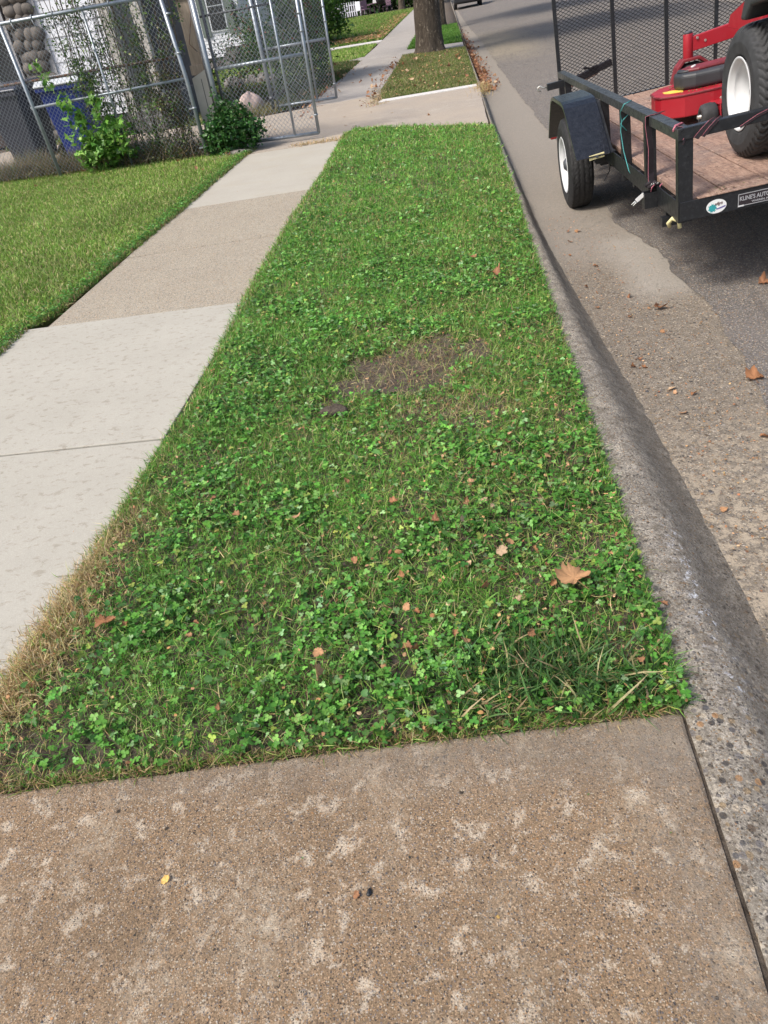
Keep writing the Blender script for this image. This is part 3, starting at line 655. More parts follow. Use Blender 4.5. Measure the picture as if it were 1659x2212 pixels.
m_rubber = simple('tyre_rubber', (.022,.022,.023), .68, 0, .35, 25, .25, 220, .35)
m_rubber2 = simple('dusty_rubber', (.040,.041,.043), .7, 0, .3, 18, .25, 220, .35)
t = NT('white_rim_paint'); m_rim = t.fin(t.mix(t.ramp(t.noise(26, 5, .8), [(.66,0),(.72,.8)]), (.60,.61,.62), (.25,.22,.19)), .35)
t = NT('red_paint'); c = t.mix(t.ramp(t.noise(19, 6, .8), [(.58,0),(.7,.55)]), (.33,.012,.022), (.22,.07,.07)); m_red = t.fin(c, t.ramp(t.noise(9,5,.7), [(.3,.35),(.7,.6)]), 0, None, .5)
m_darkred = simple('dusty_red_paint', (.17,.022,.028), .5, 0, .35, 12)
m_plastic = simple('black_plastic', (.035,.038,.042), .48, 0, .25, 6, .15, 300)
m_yellow = simple('faded_yellow_tag', (.62,.56,.30), .6, 0, .2, 30)
m_yel2 = simple('yellow_decal', (.75,.55,.08), .5)
m_whitep = simple('white_vinyl', (.72,.73,.72), .45, 0, .05)
m_teal = simple('teal_ink', (.03,.30,.32), .5, 0, .25, 60)
m_purple = simple('purple_ink', (.12,.10,.28), .5, 0, .1)
m_brown = simple('brown_ink', (.10,.045,.04), .5, 0, .1)
m_silver = simple('silver_ink', (.45,.46,.48), .35, .4, .1)
m_cord = simple('teal_cord', (.05,.27,.27), .6)
m_strap = simple('black_webbing', (.020,.014,.018), .8, 0, .3, 90)
m_strapr = simple('pink_webbing_edge', (.42,.13,.17), .8, 0, .3, 60)
m_zinc = simple('zinc', (.6,.6,.55), .35, .7, .1)
m_brass = simple('yellow_zinc_chain', (.62,.56,.30), .35, .6, .15)

# ------------------------------------------------------------------ trailer
yv, pt, rl = map(math.radians, (.883, -1.608, -5.696))
TM = Matrix.Translation((1.186, 4.183, .371)) @ Matrix.Rotation(yv, 4, 'Z') @ Matrix.Rotation(pt, 4, 'X') @ Matrix.Rotation(rl, 4, 'Y')
TL, TW, TH = 4.29, 2.0, .45
tr = empty('utility_trailer', mat=TM, label='black open utility trailer with a wooden deck parked by the kerb', cat='trailer')
# deck boards
b = MB(); ue = [.06,.25,.48,.715,.95,1.185,1.42,1.655,1.94]
for i in range(len(ue)-1): b.box((ue[i]+.004, .03, .052), (ue[i+1]-.004, TL-.02, .088+.0015*(i%3)))
b.build('deck', m_deck, tr, .004)
b = MB()
b.box((0,0,-.015),(.006,TL,.092)).box((.006,0,-.015),(.06,TL,-.009))
b.box((TW-.006,0,-.015),(TW,TL,.092)).box((TW-.06,0,-.015),(TW-.006,TL,-.009))
b.box((.008,-.006,-.012),(TW-.008,0,.088)).box((.008,TL,-.012),(TW-.008,TL+.006,.08))
for v_ in (.30,1.1,1.9,2.6,3.4): b.box((.01,v_,-.045),(TW-.01,v_+.05,.05))
b.build('frame', m_black, tr, .002)
MB().box((.10,-.012,.089),(TW-.1,.03,.094)).build('deck_lip', m_deck, tr, .001)
b = MB(); b.box((-.02,.26,-.10),(.11,.31,-.046)).build('cross_bracket', m_black, tr, .002)
# posts
for (v_, w_, lo) in ((0.0,.075,-.02),(.703,.062,-.055),(1.379,.062,-.055),(2.064,.056,-.02),(3.86,.056,-.02),(TL-.03,.06,-.02)):
    MB().box((0,v_,lo),(w_,v_+.006,TH-.052)).box((-.001,v_,lo),(.005,v_+(.05 if v_ else .05),TH-.052)).build('post', m_black, tr, .0015)
    MB().box((TW-w_,v_,lo),(TW,v_+.006,TH-.052)).build('post', m_black, tr, .0015)
# rails
b = MB().box((-.003,.0,TH-.008),(.062,TL,TH)).box((-.003,.0,TH-.052),(.004,TL,TH-.008)); b.build('side_rail', m_moss, tr, .002)
b = MB().box((TW-.06,.0,TH-.008),(TW,TL,TH)).box((TW-.004,.0,TH-.052),(TW+.003,TL,TH-.008)); b.build('side_rail', m_moss, tr, .002)
b = MB().box((.0,-.006,TH-.055),(TW,.048,TH+.003)); b.build('front_rail', m_black, tr, .004)
# stake pockets
for v_ in (.43, 1.98, 3.3):
    b = MB(); u0, u1, v0, v1, z0, z1, q = -.078, -.001, v_, v_+.075, -.022, .065, .006
    b.box((u0,v0,z0),(u0+q,v1,z1)).box((u0+q,v0,z0),(u1,v0+q,z1)).box((u0+q,v1-q,z0),(u1,v1,z1)).build('stake_pocket', m_black, tr, .001)
# near wheel, its tyre and rim
def tyre_prof(r, w, rr):   # closed section (axial, radius)
    return [(-w*.5+.012, rr), (-w*.5, rr+.02), (-w*.5-.008, (r+rr)/2), (-w*.48, r-.035), (-w*.42, r-.012), (-w*.30, r-.003), (0, r), (w*.30, r-.003), (w*.42, r-.012), (w*.48, r-.035), (w*.5+.008, (r+rr)/2), (w*.5, rr+.02), (w*.5-.012, rr)]
def tyre_mesh(c, r, w, rr, pat, nth=220, nax=30, side_pat=None):
    """round tyre whose tread surface is pressed with a pattern; pattern(axial -1..1, angle) -> depth"""
    prof = tyre_prof(r, w, rr); P = []
    d = [0]
    for i in range(1, len(prof)): d.append(d[-1]+math.dist(prof[i], prof[i-1]))
    for i in range(nax+44):
        s_ = d[-1]*i/(nax+43); P.append((float(np.interp(s_, d, [p[0] for p in prof])), float(np.interp(s_, d, [p[1] for p in prof]))))
    A = np.array([p[0] for p in P]); Rr = np.array([p[1] for p in P]); th = np.linspace(0, 2*np.pi, nth, endpoint=False)
    a, tt = np.meshgrid(A, th, indexing='ij'); rad = np.repeat(Rr[:, None], nth, 1)
    msk = np.clip((rad-(r-.045))/.02, 0, 1); rad = rad - pat(a/(w*.5), tt)*msk
    V = np.stack([c[0]+a, c[1]+rad*np.cos(tt), c[2]+rad*np.sin(tt)], -1).reshape(-1, 3); m = len(P)
    i, k = np.meshgrid(np.arange(m-1), np.arange(nth), indexing='ij'); k2 = (k+1) % nth
    F = np.stack([i*nth+k, i*nth+k2, (i+1)*nth+k2, (i+1)*nth+k], -1).reshape(-1, 4)
    return V, F
def pat_road(a, t):
    d = np.zeros_like(a)
    for g in (-.62, -.22, .22, .62):
        zz = g + .07*(2*np.abs((t*60/(2*np.pi)) % 1 - .5)*2-1)
        d = np.maximum(d, .007*np.clip(1-np.abs(a-zz)/.055, 0, 1)*2)
    d = np.minimum(d, .007)
    lat = (np.abs((t*60/(2*np.pi)+a*.6) % 1 - .5) < .07) & (np.abs(a) > .3)
    return np.maximum(d, lat*.004)
def pat_turf(a, t):
    ph = t*46/(2*np.pi) + 1.1*np.sin(a*2*np.pi*1.7)*.45 + a*.25
    r_ = (ph % 1); d = .012*(1-np.clip((np.abs(r_-.5)-.10)/.10, 0, 1))
    return d
def wheel(parent, c, r, w, rr, pat, dish=.04, side=-1, rubber=None, name='wheel', hub_r=.05, **k):
    wh = bpy.data.objects.new(name, None); COL.objects.link(wh); wh.parent = parent; wh.location = c; wh.empty_display_size = .05
    V, F = tyre_mesh((0,0,0), r, w, rr, pat, **k); npmesh('tyre', V, [F], None, rubber or m_rubber, wh, True)
    s = side
    b = MB(); b.revolve([(s*w*.5, rr+.008), (s*(w*.5+.004), rr+.002), (s*(w*.5-.005), rr-.010), (s*(w*.5-.022), rr-.013), (s*(w*.5-.024), rr-.024), (s*(w*.5-.034), rr-.026), (s*(w*.5-.045), rr-.022), (s*(w*.5-.06), rr-.05), (s*(w*.5-dish-.02), rr*.55), (s*(w*.5-dish-.015), rr*.4), (s*(w*.5-dish-.03), .001)], (0,0,0), 'x', 64)
    b.revolve([(-s*w*.5, rr+.008), (-s*w*.4, rr-.01), (s*(w*.5-.06), rr-.04)], (0,0,0), 'x', 48)
    b.build('rim', m_rim, wh)
    b = MB(); b.revolve([(s*(w*.5-dish-.03), hub_r), (s*(w*.5-dish+.02), hub_r), (s*(w*.5-dish+.04), hub_r*.6), (s*(w*.5-dish+.042), .001)], (0,0,0), 'x', 20)
    for q in range(5):
        a = 2*math.pi*q/5; b.tube([(s*(w*.5-dish-.02), .062*math.cos(a)*rr/.2, .062*math.sin(a)*rr/.2), (s*(w*.5-dish+.012), .062*math.cos(a)*rr/.2, .062*math.sin(a)*rr/.2)], .009, 6)
    b.build('hub', m_galv_dark, wh)
    return wh
wheel(tr, (-.160, 2.50, -.075), .355, .19, .212, pat_road)
wheel(tr, (TW+.155, 2.60, -.275), .345, .185, .205, pat_road, side=1, nth=80)
# folded steel mudguards
def fender(u0, u1, name='mudguard'):
    P = [(1.62,.105),(1.84,.255),(1.98,.35),(2.06,.40),(2.12,.425),(2.20,.435),(2.66,.432),(2.74,.42),(2.82,.39),(3.20,.05)]; b = MB(); n = len(P)
    o = [(v_, z) for v_, z in P]; i_ = [(v_+(.006 if k < n/2 else -.006), z-.006) for k, (v_, z) in enumerate(P)]
    b.prism(o+i_[::-1], 'x', u0, u1)
    lip = [(v_, z-.028) for v_, z in P]
    lip[0] = (1.62+.03,.100); lip[-1] = (3.20-.03,.05)
    b.prism(o+lip[::-1], 'x', min(u0,u1)-.004 if u0 < 0 else u1, min(u0,u1) if u0 < 0 else u1+.004)
    return b.build(name, m_fend, tr, .004)
m_fend = simple('glossy_black_steel', (.010,.011,.014), .22, 0, .6, 30, .6, 70, .6)
fender(-.275, -.035); fender(TW, TW+.275)
MB().prism([(1.66,.10),(2.10,.40),(2.75,.40),(3.16,.05),(3.0,.05),(2.75,.20),(2.2,.20),(1.95,.10)], 'x', -.034, -.006).build('mudguard_brace', m_black, tr)
b = MB().box((-.185,1.628,.085),(-.075,1.634,.118), Matrix.Rotation(math.radians(-4), 3, 'Y')); b.build('reflector', m_yellow, tr, .006)
b = MB(); b.tube([(-.13,1.618,.102),(-.13,1.628,.102)], .010, 10).build('reflector_screw', m_galv_dark, tr)
# axle, springs, brackets
b = MB(); b.tube([(-.06,2.6,-.085),(TW+.06,2.6,-.27)], .028, 10); b.build('axle', m_black, tr)
for u_, dz in ((.03,0),(TW-.03,-.18)):
    b = MB()
    for k in range(3): b.box((u_-.025,2.6-.30+.08*k,-.075+dz-.012*k*0+.009*k-.02),(u_+.025,2.6+.30-.08*k,-.068+dz+.009*k-.02))
    b.box((u_-.03,2.22,-.09+dz),(u_+.03,2.30,0)).box((u_-.03,2.90,-.09+dz),(u_+.03,2.98,0)); b.build('leaf_spring', m_black, tr)
b = MB().box((-.15,3.90,-.06),(-.0,3.97,.0)); b.build('marker_bracket', m_black, tr, .003)
b = MB().box((-.175,3.895,-.085),(-.115,3.985,-.05)); b.build('marker_lamp', simple('red_lens', (.22,.02,.02), .25), tr, .006)
b = MB().box((-.16,3.93,.345),(.0,3.99,.405)); b.build('gate_latch', m_black, tr, .004)
b = MB().tube([(-.16,3.96,.375),(-.20,3.96,.38),(-.225,3.96,.40),(-.25,3.96,.39),(-.245,3.96,.365),(-.22,3.96,.355)], .007, 7); b.build('latch_pin', m_zinc, tr)
b = MB().tube([(-.006,.16,-.07),(-.02,.13,-.045),(.0,.12,-.02),(.03,.10,-.035),(.035,.10,-.075)], .012, 7); b.build('safety_clip', m_yellow, tr)
b = MB().tube([(.03,1.97,-.03),(.0,1.9,-.08),(-.05,1.86,-.13)], .004, 5); b.build('wire', m_black, tr)
# tongue in the middle of the front, running forward
b = MB().box((.95,-1.2,-.05),(1.05,.3,.0)).box((.97,-1.32,-.03),(1.03,-1.2,.03)); b.build('tongue', m_black, tr, .004)
b = MB().tube([(1.0,-.95,-.35),(1.0,-.95,.35)], .028, 10); b.box((.93,-1.02,-.42),(1.07,-.88,-.40)); b.build('jack', m_black, tr)

# expanded steel mesh loading ramp standing upright at the far end
def clipped(u0, u1, z0, z1, du, dz, rad):
    """two families of slanting strands clipped to a rectangle"""
    out = []
    for sgn in (1, -1):
        m_ = dz/du*sgn; k0 = int((z0-max(m_*u0, m_*u1))/dz)-2; k1 = int((z1-min(m_*u0, m_*u1))/dz)+2
        for k in range(k0, k1):
            c0 = k*dz; pts = []
            for u in (u0, u1):
                z = m_*u+c0
                if z0 <= z <= z1: pts.append((u, z))
            for z in (z0, z1):
                u = (z-c0)/m_
                if u0 < u < u1: pts.append((u, z))
            if len(pts) >= 2 and abs(pts[0][0]-pts[1][0]) > 1e-4: out.append((pts[0], pts[1], sgn))
    return out
gy = TL+.035
rp = bpy.data.objects.new('ramp_gate', None); COL.objects.link(rp); rp.parent = tr; rp.empty_display_size = .1
b = MB()
for (p, q, sg) in clipped(.02, 1.97, .09, 1.45, .050, .032, .002):
    yo = gy+.002*sg; dx, dz = q[0]-p[0], q[1]-p[1]; L = math.hypot(dx, dz); nx, nz = -dz/L*.0026, dx/L*.0026
    b.add([(p[0]-nx,yo,p[1]-nz),(q[0]-nx,yo,q[1]-nz),(q[0]+nx,yo,q[1]+nz),(p[0]+nx,yo,p[1]+nz),(p[0],yo+.004,p[1]),(q[0],yo+.004,q[1])], [(0,1,2,3),(0,4,5,1),(2,5,4,3)])
b.build('mesh', m_black, rp, recalc=False)
for u_ in (.0,.54,1.04,1.50,1.96): MB().box((u_-.002,gy-.022,.06),(u_+.034,gy-.006,1.46)).build('upright', m_black, rp, .002)
for z_ in (.07, 1.44): MB().box((-.01,gy-.026,z_-.014),(2.0,gy+.014,z_+.022)).build('crossbar', m_black, rp, .002)

# dealer plate and round sticker on the front beam
def text_mesh(name, body, size, mat, parent, mtx, extr=.0004, sx=1.0, shear=0, bold=0):
    cu = bpy.data.curves.new(name, 'FONT'); cu.body = body; cu.size = size; cu.extrude = extr; cu.align_x = 'LEFT'; cu.shear = shear; cu.offset = bold
    o = bpy.data.objects.new(name, cu); COL.objects.link(o)
    bpy.context.view_layer.update()
    me = bpy.data.meshes.new_from_object(o.evaluated_get(bpy.context.evaluated_depsgraph_get()))
    bpy.data.objects.remove(o); bpy.data.curves.remove(cu)
    ob = link(name, me, mat, parent); me.materials.clear(); me.materials.append(mat)
    ob.matrix_local = mtx @ Matrix.Diagonal((sx, 1, 1, 1)); return ob
FR = Matrix.Rotation(math.radians(90), 4, 'X')
pl = bpy.data.objects.new('dealer_plate', None); COL.objects.link(pl); pl.parent = tr; pl.empty_display_size = .05
MB().box((.305,-.009,.003),(.61,-.0062,.066)).build('plate', m_strap, pl, .001)
b = MB()
for a_, c_ in (((.305,-.0105,.003),(.61,-.0085,.0065)), ((.305,-.0105,.0625),(.61,-.0085,.066)), ((.305,-.0105,.003),(.3085,-.0085,.066)), ((.6065,-.0105,.003),(.61,-.0085,.066))): b.box(a_, c_)
b.build('border', m_silver, pl)
MB().box((.305,-.0115,.001),(.335,-.009,.008)).build('worn_corner', m_rim, pl)
text_mesh('lettering', "KLINE'S AUTO WORLD", .030, m_silver, pl, Matrix.Translation((.3125,-.0095,.031)) @ FR, sx=.80, bold=.0008)
text_mesh('lettering', "WARREN, MICHIGAN", .014, m_silver, pl, Matrix.Translation((.375,-.0095,.0125)) @ FR, sx=1.1, bold=.0004)
st = bpy.data.objects.new('oval_sticker', None); COL.objects.link(st); st.parent = tr; st.empty_display_size = .05
SCX, SCZ = .195, .030
def ell(n, a, b_, cx=0, cz=0): return [(SCX+cx+a*math.cos(2*math.pi*i/n), SCZ+cz+b_*math.sin(2*math.pi*i/n)) for i in range(n)]
MB().prism(ell(40,.052,.036), 'y', -.0075, -.0062).build('backing', m_whitep, st)
pts = []
for i in range(36):
    a = 2*math.pi*i/36; r = 1+.22*math.sin(i*2.6)+.12*math.sin(i*5.1); pts.append((SCX-.020+.021*r*math.cos(a), SCZ-.006+.020*r*math.sin(a)))
MB().prism(pts, 'y', -.0082, -.0074).build('tree_print', m_teal, st)
MB().prism([(SCX+.0,SCZ-.012),(SCX+.03,SCZ-.006),(SCX+.048,SCZ-.002),(SCX+.046,SCZ-.010),(SCX+.02,SCZ-.016),(SCX+.0,SCZ-.018)], 'y', -.0081, -.0074).build('water_print', m_purple, st)
text_mesh('script', "wlfgrb", .022, m_brown, st, Matrix.Translation((SCX-.010,-.0078,SCZ+.006)) @ FR, sx=.75, shear=.3, bold=.0005)

# straps and cord tied on the trailer
def ribbon(name, pts, wd, mat, parent, wdir=(0,1,0), th=.0015, edge=None):
    b = MB(); e1 = MB(); P = [np.array(p, float) for p in pts]
    wv = unit(wdir)
    for i in range(len(P)-1):
        t_ = unit(P[i+1]-P[i]); n_ = unit(np.cross(t_, wv)); a, c_ = P[i], P[i+1]
        vs = [a-wv*wd/2-n_*th, a+wv*wd/2-n_*th, c_+wv*wd/2-n_*th, c_-wv*wd/2-n_*th, a-wv*wd/2+n_*th, a+wv*wd/2+n_*th, c_+wv*wd/2+n_*th, c_-wv*wd/2+n_*th]
        b.add(vs, [(0,3,2,1),(4,5,6,7),(0,1,5,4),(1,2,6,5),(2,3,7,6),(3,0,4,7)])
    o = b.build(name, mat, parent)
    for s in (-1, 1): MB().tube([p+wv*s*wd/2 for p in P], .0012, 6).build('edging', m_strapr, o)
    return o
def tie(name, label, cat='strap'):
    return empty(name, mat=TM.copy(), label=label, cat=cat)
s1 = tie('ratchet_strap', 'black strap with pink edges hung over the side rail and knotted at a pocket')
ribbon('webbing', [(.075,.60,TH+.004),(.03,.60,TH+.005),(-.006,.60,TH+.002),(-.008,.60,TH-.05),(.0,.57,.28),(-.012,.54,.15),(-.02,.50,.09)], .046, m_strap, s1, (.8,.6,0))
b = MB().tube([(-.045,.47,.085),(-.01,.455,.11),(.02,.47,.09),(-.01,.50,.075),(-.05,.49,.10),(-.03,.46,.12)], [.012,.016,.014,.016,.013,.009], 8); b.build('knot', m_strap, s1)
b = MB()
for k in range(4): b.tube([(-.035+.012*k,.448,.102),(-.031+.012*k,.444,.113),(-.027+.012*k,.446,.104)], .0018, 5)
b.build('stitching', m_whitep, s1)
MB().tube([(-.035,.452,.065),(-.03,.448,.09),(-.015,.445,.105)], .003, 6).build('cord_edge', m_strapr, s1)
MB().tube([(.015,.452,.065),(.018,.448,.09),(.03,.446,.10)], .003, 6).build('cord_edge', m_strapr, s1)
b = MB().box((-.125,.452,.035),(-.07,.455,.058), Matrix.Rotation(math.radians(-32), 3, 'Y')).tube([(-.125,.453,.032),(-.15,.453,.016)], [.004,.0015], 5); b.tube([(-.12,.453,.025),(-.14,.453,.008)], [.004,.0015], 5).build('frayed_end', m_whitep, s1)
s2 = tie('ratchet_strap', 'black webbing strap with pink edges wound slantwise round the front rail of the trailer')
ribbon('webbing', [(.02,-.012,TH-.06),(.06,.02,TH-.02),(.0,.02,TH+.006)], .02, m_strap, s2, (0,.2,1))
ribbon('webbing', [(.085,-.009,TH-.058),(.125,-.0095,TH-.02),(.155,-.0095,TH+.003),(.20,.045,TH+.006)], .024, m_strap, s2, (.8,0,-.5))
ribbon('webbing', [(.12,-.009,TH-.058),(.155,-.0105,TH-.02),(.185,-.0105,TH+.004),(.225,.045,TH+.008)], .014, m_strap, s2, (.8,0,-.5))
ribbon('webbing', [(.30,-.009,TH-.056),(.38,-.0095,TH-.02),(.46,-.0095,TH+.002)], .010, m_strap, s2, (.3,0,-.9))
b = MB().tube([(-.01,.06,TH-.01),(.01,.09,TH+.006),(.05,.12,TH+.006),(.07,.16,TH-.01)], .006, 6); b.build('tail', m_strapr, s2)
c1 = tie('cord', 'thin teal cord looped on the trailer side rail and dangling', 'cord')
b = MB().tube([(.06,1.32,TH+.004),(.03,1.26,TH+.006),(-.005,1.24,TH+.002),(-.02,1.30,TH-.05),(-.005,1.36,TH-.09),(.0,1.36,TH-.11),(-.012,1.35,.28),(-.008,1.30,.16),(.0,1.20,.05),(.01,1.05,.0),(.03,.98,-.01)], .0028, 7)
b.tube([(.06,1.37,TH-.05),(.05,1.365,TH-.08),(.01,1.365,TH-.11),(-.008,1.36,TH-.13),(.03,1.36,TH-.18)], .0034, 7); b.build('twisted_line', m_cord, c1)
# broken length of wood lying by the ramp
pk = empty('broken_plank', mat=TM.copy(), label='broken wooden plank wrapped in black cloth lying against the trailer ramp mesh', cat='plank')
MB().box((.10,4.38,.30),(.40,4.44,.37), Matrix.Rotation(math.radians(-12), 3, 'Y')).build('plank', m_deck, pk, .003)
MB().box((.16,4.375,.335),(.55,4.45,.395), Matrix.Rotation(math.radians(-12), 3, 'Y')).tube([(.26,4.36,.42),(.33,4.36,.40),(.40,4.36,.41)], .012, 6).build('cloth_wrap', m_strap, pk, .012)

# ------------------------------------------------------------------ riding mower on the deck
mo = empty('riding_mower', mat=TM @ Matrix.Translation((0,0,0)), label='red riding mower with a large white rimmed tyre standing on the trailer deck', cat='mower')
wheel(mo, (.665, .67, .435), .345, .30, .185, pat_turf, dish=.11, rubber=m_rubber2, name='drive_wheel', nth=368, nax=60, hub_r=.055)
wheel(mo, (1.555, .67, .435), .345, .30, .185, pat_turf, dish=.11, side=1, rubber=m_rubber2, name='drive_wheel', nth=92, nax=20, hub_r=.055)
# cutting deck: rounded pressing
dk = [(.40,2.10),(.42,2.02),(.56,1.90),(.75,1.86),(1.45,1.86),(1.72,1.95),(1.80,2.12),(1.76,2.40),(1.55,2.52),(1.30,2.44),(1.05,2.52),(.75,2.52),(.52,2.45),(.42,2.30)]
MB().prism(dk, 'z', .17, .325).build('cutting_deck', m_red, mo, .008, 2)
MB().prism([(p[0]*1.0+(1.1-p[0])*-.012, p[1]+(2.2-p[1])*-.012) for p in dk], 'z', .308, .322).build('deck_rim', m_darkred, mo, .004)
MB().prism([(.47,2.12),(.50,2.06),(.58,2.02),(.60,2.10),(.55,2.18),(.48,2.20)], 'z', .3255, .3275).build('warning_decal', m_yel2, mo)
cv = [(.55,2.18),(.57,2.06),(.66,1.99),(.82,1.96),(1.5,1.96),(1.62,2.06),(1.62,2.22),(1.5,2.32),(.8,2.32),(.62,2.30)]
cvm = MB().prism(cv, 'z', .326, .435).build('belt_cover', m_plastic, mo, .03, 4)
cv2 = [(.60,2.18),(.62,2.10),(.70,2.05),(1.5,2.04),(1.56,2.12),(1.5,2.25),(.7,2.25)]
MB().prism(cv2, 'z', .43, .455).build('cover_top', m_darkred, mo, .01, 2)
MB().revolve([(.0,.075),(.008,.07),(.012,.04),(.012,.001)], (.65,2.16,.44), 'z', 28).build('spindle_cap', m_plastic, mo)
MB().tube([(.67,2.13,.456),(.70,2.15,.458),(.71,2.18,.456)], .008, 6).build('cap_clip', m_whitep, mo)
# anti scalp roller and bracket at the deck's back corner
b = MB(); b.revolve([(-.055,.03),(-.055,.055),(-.045,.072),(-.02,.078),(.02,.078),(.045,.072),(.055,.055),(.055,.03)], (.675,1.74,.178), 'x', 32, closed=True); b.build('roller', m_rubber2, mo)
MB().tube([(.60,1.74,.178),(.76,1.74,.178)], .012, 8).build('roller_axle', m_zinc, mo)
MB().prism([(.72,1.87),(.735,1.70),(.80,1.70),(.95,1.87)], 'z', .235, .243).prism([(1.68,.14),(1.82,.14),(1.88,.235),(1.70,.24)], 'x', .742, .75).build('roller_bracket', m_red, mo, .002)
# front castor on its arm
b = MB(); b.tube([(.80,2.68,.445),(.80,2.68,.625)], .038, 20); b.build('castor_pivot', m_red, mo, .003)
MB().tube([(.80,2.68,.625),(.80,2.68,.642)], .030, 16).build('pivot_cap', m_galv_dark, mo, .004)
def arm(u, su):
    P = [(u+.02*su, .505, .615), (u+.33*su, .50, .62), (u+.46*su, .56, .70), (u+.62*su, .62, .76)]
    b = MB(); 
    A = np.array([(u+.03*su,2.655,.50),(u+.03*su,2.655,.60),(u+.03*su,2.705,.60),(u+.03*su,2.705,.50)])
    B_ = np.array([(u+.40*su,2.62,.53),(u+.40*su,2.62,.635),(u+.40*su,2.68,.635),(u+.40*su,2.68,.53)])
    b.add(np.concatenate([A, B_]), [(0,1,2,3),(4,7,6,5),(0,4,5,1),(1,5,6,2),(2,6,7,3),(3,7,4,0)])
    return b
arm(.80, 1).build('front_arm', m_red, mo, .004)
b = MB(); b.box((1.18,1.2,.52),(1.28,2.68,.63)).build('frame_rail', m_red, mo, .006)
b = MB(); b.prism([(1.95,.60),(2.45,.62),(2.40,.70),(2.12,.78),(2.05,.98),(1.98,.98)], 'x', 1.02, 1.06); b.build('deck_lift_plate', m_red, mo, .003)
b = MB().prism([(1.30,.50),(1.34,.78),(1.42,.86),(1.40,.50)], 'x', .86, .98); b.build('footrest_bracket', m_red, mo, .004)
fk = [(.665,.30),(.70,.415),(.745,.462),(.875,.462),(.94,.41),(.975,.30)]; inn = [(.957,.30),(.925,.395),(.865,.442),(.755,.442),(.715,.40),(.683,.30)]
MB().prism(fk+inn, 'y', 2.60, 2.72).build('castor_fork', m_darkred, mo, .004)
b = MB(); b.revolve([(-.09,.06),(-.10,.10),(-.085,.145),(-.05,.165),(.05,.165),(.085,.145),(.10,.10),(.09,.06)], (.82,2.68,.262), 'x', 36, closed=True); b.build('castor_wheel', m_rubber2, mo)
# lift chain
for k in range(7):
    z = .555-.042*k; u_ = 1.01-.012*k; c_ = [(u_+(.013*math.cos(a) if k%2 else 0), 2.2+(0 if k%2 else .013*math.cos(a)), z+.026*math.sin(a)) for a in np.linspace(0, 2*math.pi, 11)]
    MB().tube(c_, .005, 6, caps=False).build('chain_link', m_brass, mo)
for (u_, v_, w_) in ((.80,1.853,.25),(.98,1.853,.29),(1.12,1.853,.22),(1.3,1.853,.27)): MB().tube([(u_,v_+.01,w_),(u_,v_-.006,w_)], .011, 6).build('bolt', m_zinc, mo)
for (u_, w_) in ((.86,.585),(.92,.555),(1.08,.60)): MB().tube([(u_,2.655,w_),(u_,2.642,w_)], .010, 6).build('bolt', m_zinc, mo)
S = SCAT(); n = 260; x = RG.uniform(.5, 1.6, n); y = RG.uniform(1.92, 2.45, n)
crumbs(x, y, np.full(n, .3275), .006, .016, [(.20,.15,.08),(.13,.15,.05),(.3,.24,.14)], (.4,.3,.3), .3); S.build('stuck_clippings', m_dryleaf, mo)['kind'] = 'stuff'
cl_ = SCAT(); S = cl_; n = 900; x = RG.uniform(.08, 1.92, n); y = np.where(RG.random(n) < .4, np.abs(RG.normal(.03, .08, n)), RG.uniform(.03, 4.2, n))
crumbs(x, y, np.full(n, .0935), .003, .011, [(.20,.15,.08),(.13,.15,.05),(.30,.24,.14),(.10,.06,.04)], (.3,.2,.25,.25), .25)
co = S.build('grass_clippings', m_dryleaf); co.matrix_world = TM; tag(co, kind='stuff')
# moulded wing over the wheel with the operator platform, seat and engine behind
P = [(.66,.80),(.60,.905),(.55,.965),(.30,1.0),(.05,1.0),(-.10,.96),(-.10,.86),(.0,.89),(.30,.89),(.50,.865),(.575,.80)]
MB().prism(P, 'x', .50, .84).build('wheel_wing', m_plastic, mo, .018, 3)
MB().box((.86,-.35,.42),(1.36,.95,.60)).build('chassis', m_darkred, mo, .01)
MB().box((.84,.05,.86),(1.38,1.0,.98)).build('platform', m_plastic, mo, .03, 3)
MB().box((.88,.30,.98),(1.34,.80,1.08)).box((.90,.18,1.05),(1.32,.30,1.5)).build('seat', m_plastic, mo, .04, 3)
MB().box((.90,-.40,.62),(1.32,.10,1.0)).build('engine', m_black, mo, .04, 3)

# ------------------------------------------------------------------ fences and gates
def chain(name, u0, u1, z0, z1, mat, parent, axis='x', off=0., rad=.0021, pitch=.062, mtx=None):
    b = MB()
    for (p, q, sg) in clipped(u0, u1, z0, z1, pitch, pitch*1.05, rad):
        dx, dz = q[0]-p[0], q[1]-p[1]; L = math.hypot(dx, dz); nx, nz = -dz/L*rad, dx/L*rad; y = off+.002*sg
        vs = [(p[0]-nx,y,p[1]-nz),(q[0]-nx,y,q[1]-nz),(q[0]+nx,y,q[1]+nz),(p[0]+nx,y,p[1]+nz),(p[0],y-.0035,p[1]),(q[0],y-.0035,q[1])]
        b.add(vs, [(0,3,2,1),(0,1,5,4),(2,3,4,5)])
    return b.build(name, mat, parent, recalc=False)
fc = empty('chain_link_fence', (-3.57, 11.2, 0), 'grey galvanised chain link fence with a bright top rail in front of the bins', 'fence')
X0, X1 = -3.75, .0
b = MB().tube([(X0,0,1.90),(X1-.08,0,1.93)], .024, 10); b.build('top_rail', m_galv, fc)
b = MB().tube([(-5,.05,1.21),(X1-.05,.05,1.24)], .017, 8); b.build('rusty_rail', m_rust, fc)
b = MB().tube([(-2.38,.0,.91),(X1-.04,.0,.98)], .018, 8); b.build('middle_rail', m_galv, fc)
MB().tube([(.0,-.02,-.1),(-.02,-.02,.95),(-.10,-.02,1.98)], [.028,.028,.028], 12).build('post', m_galv, fc)
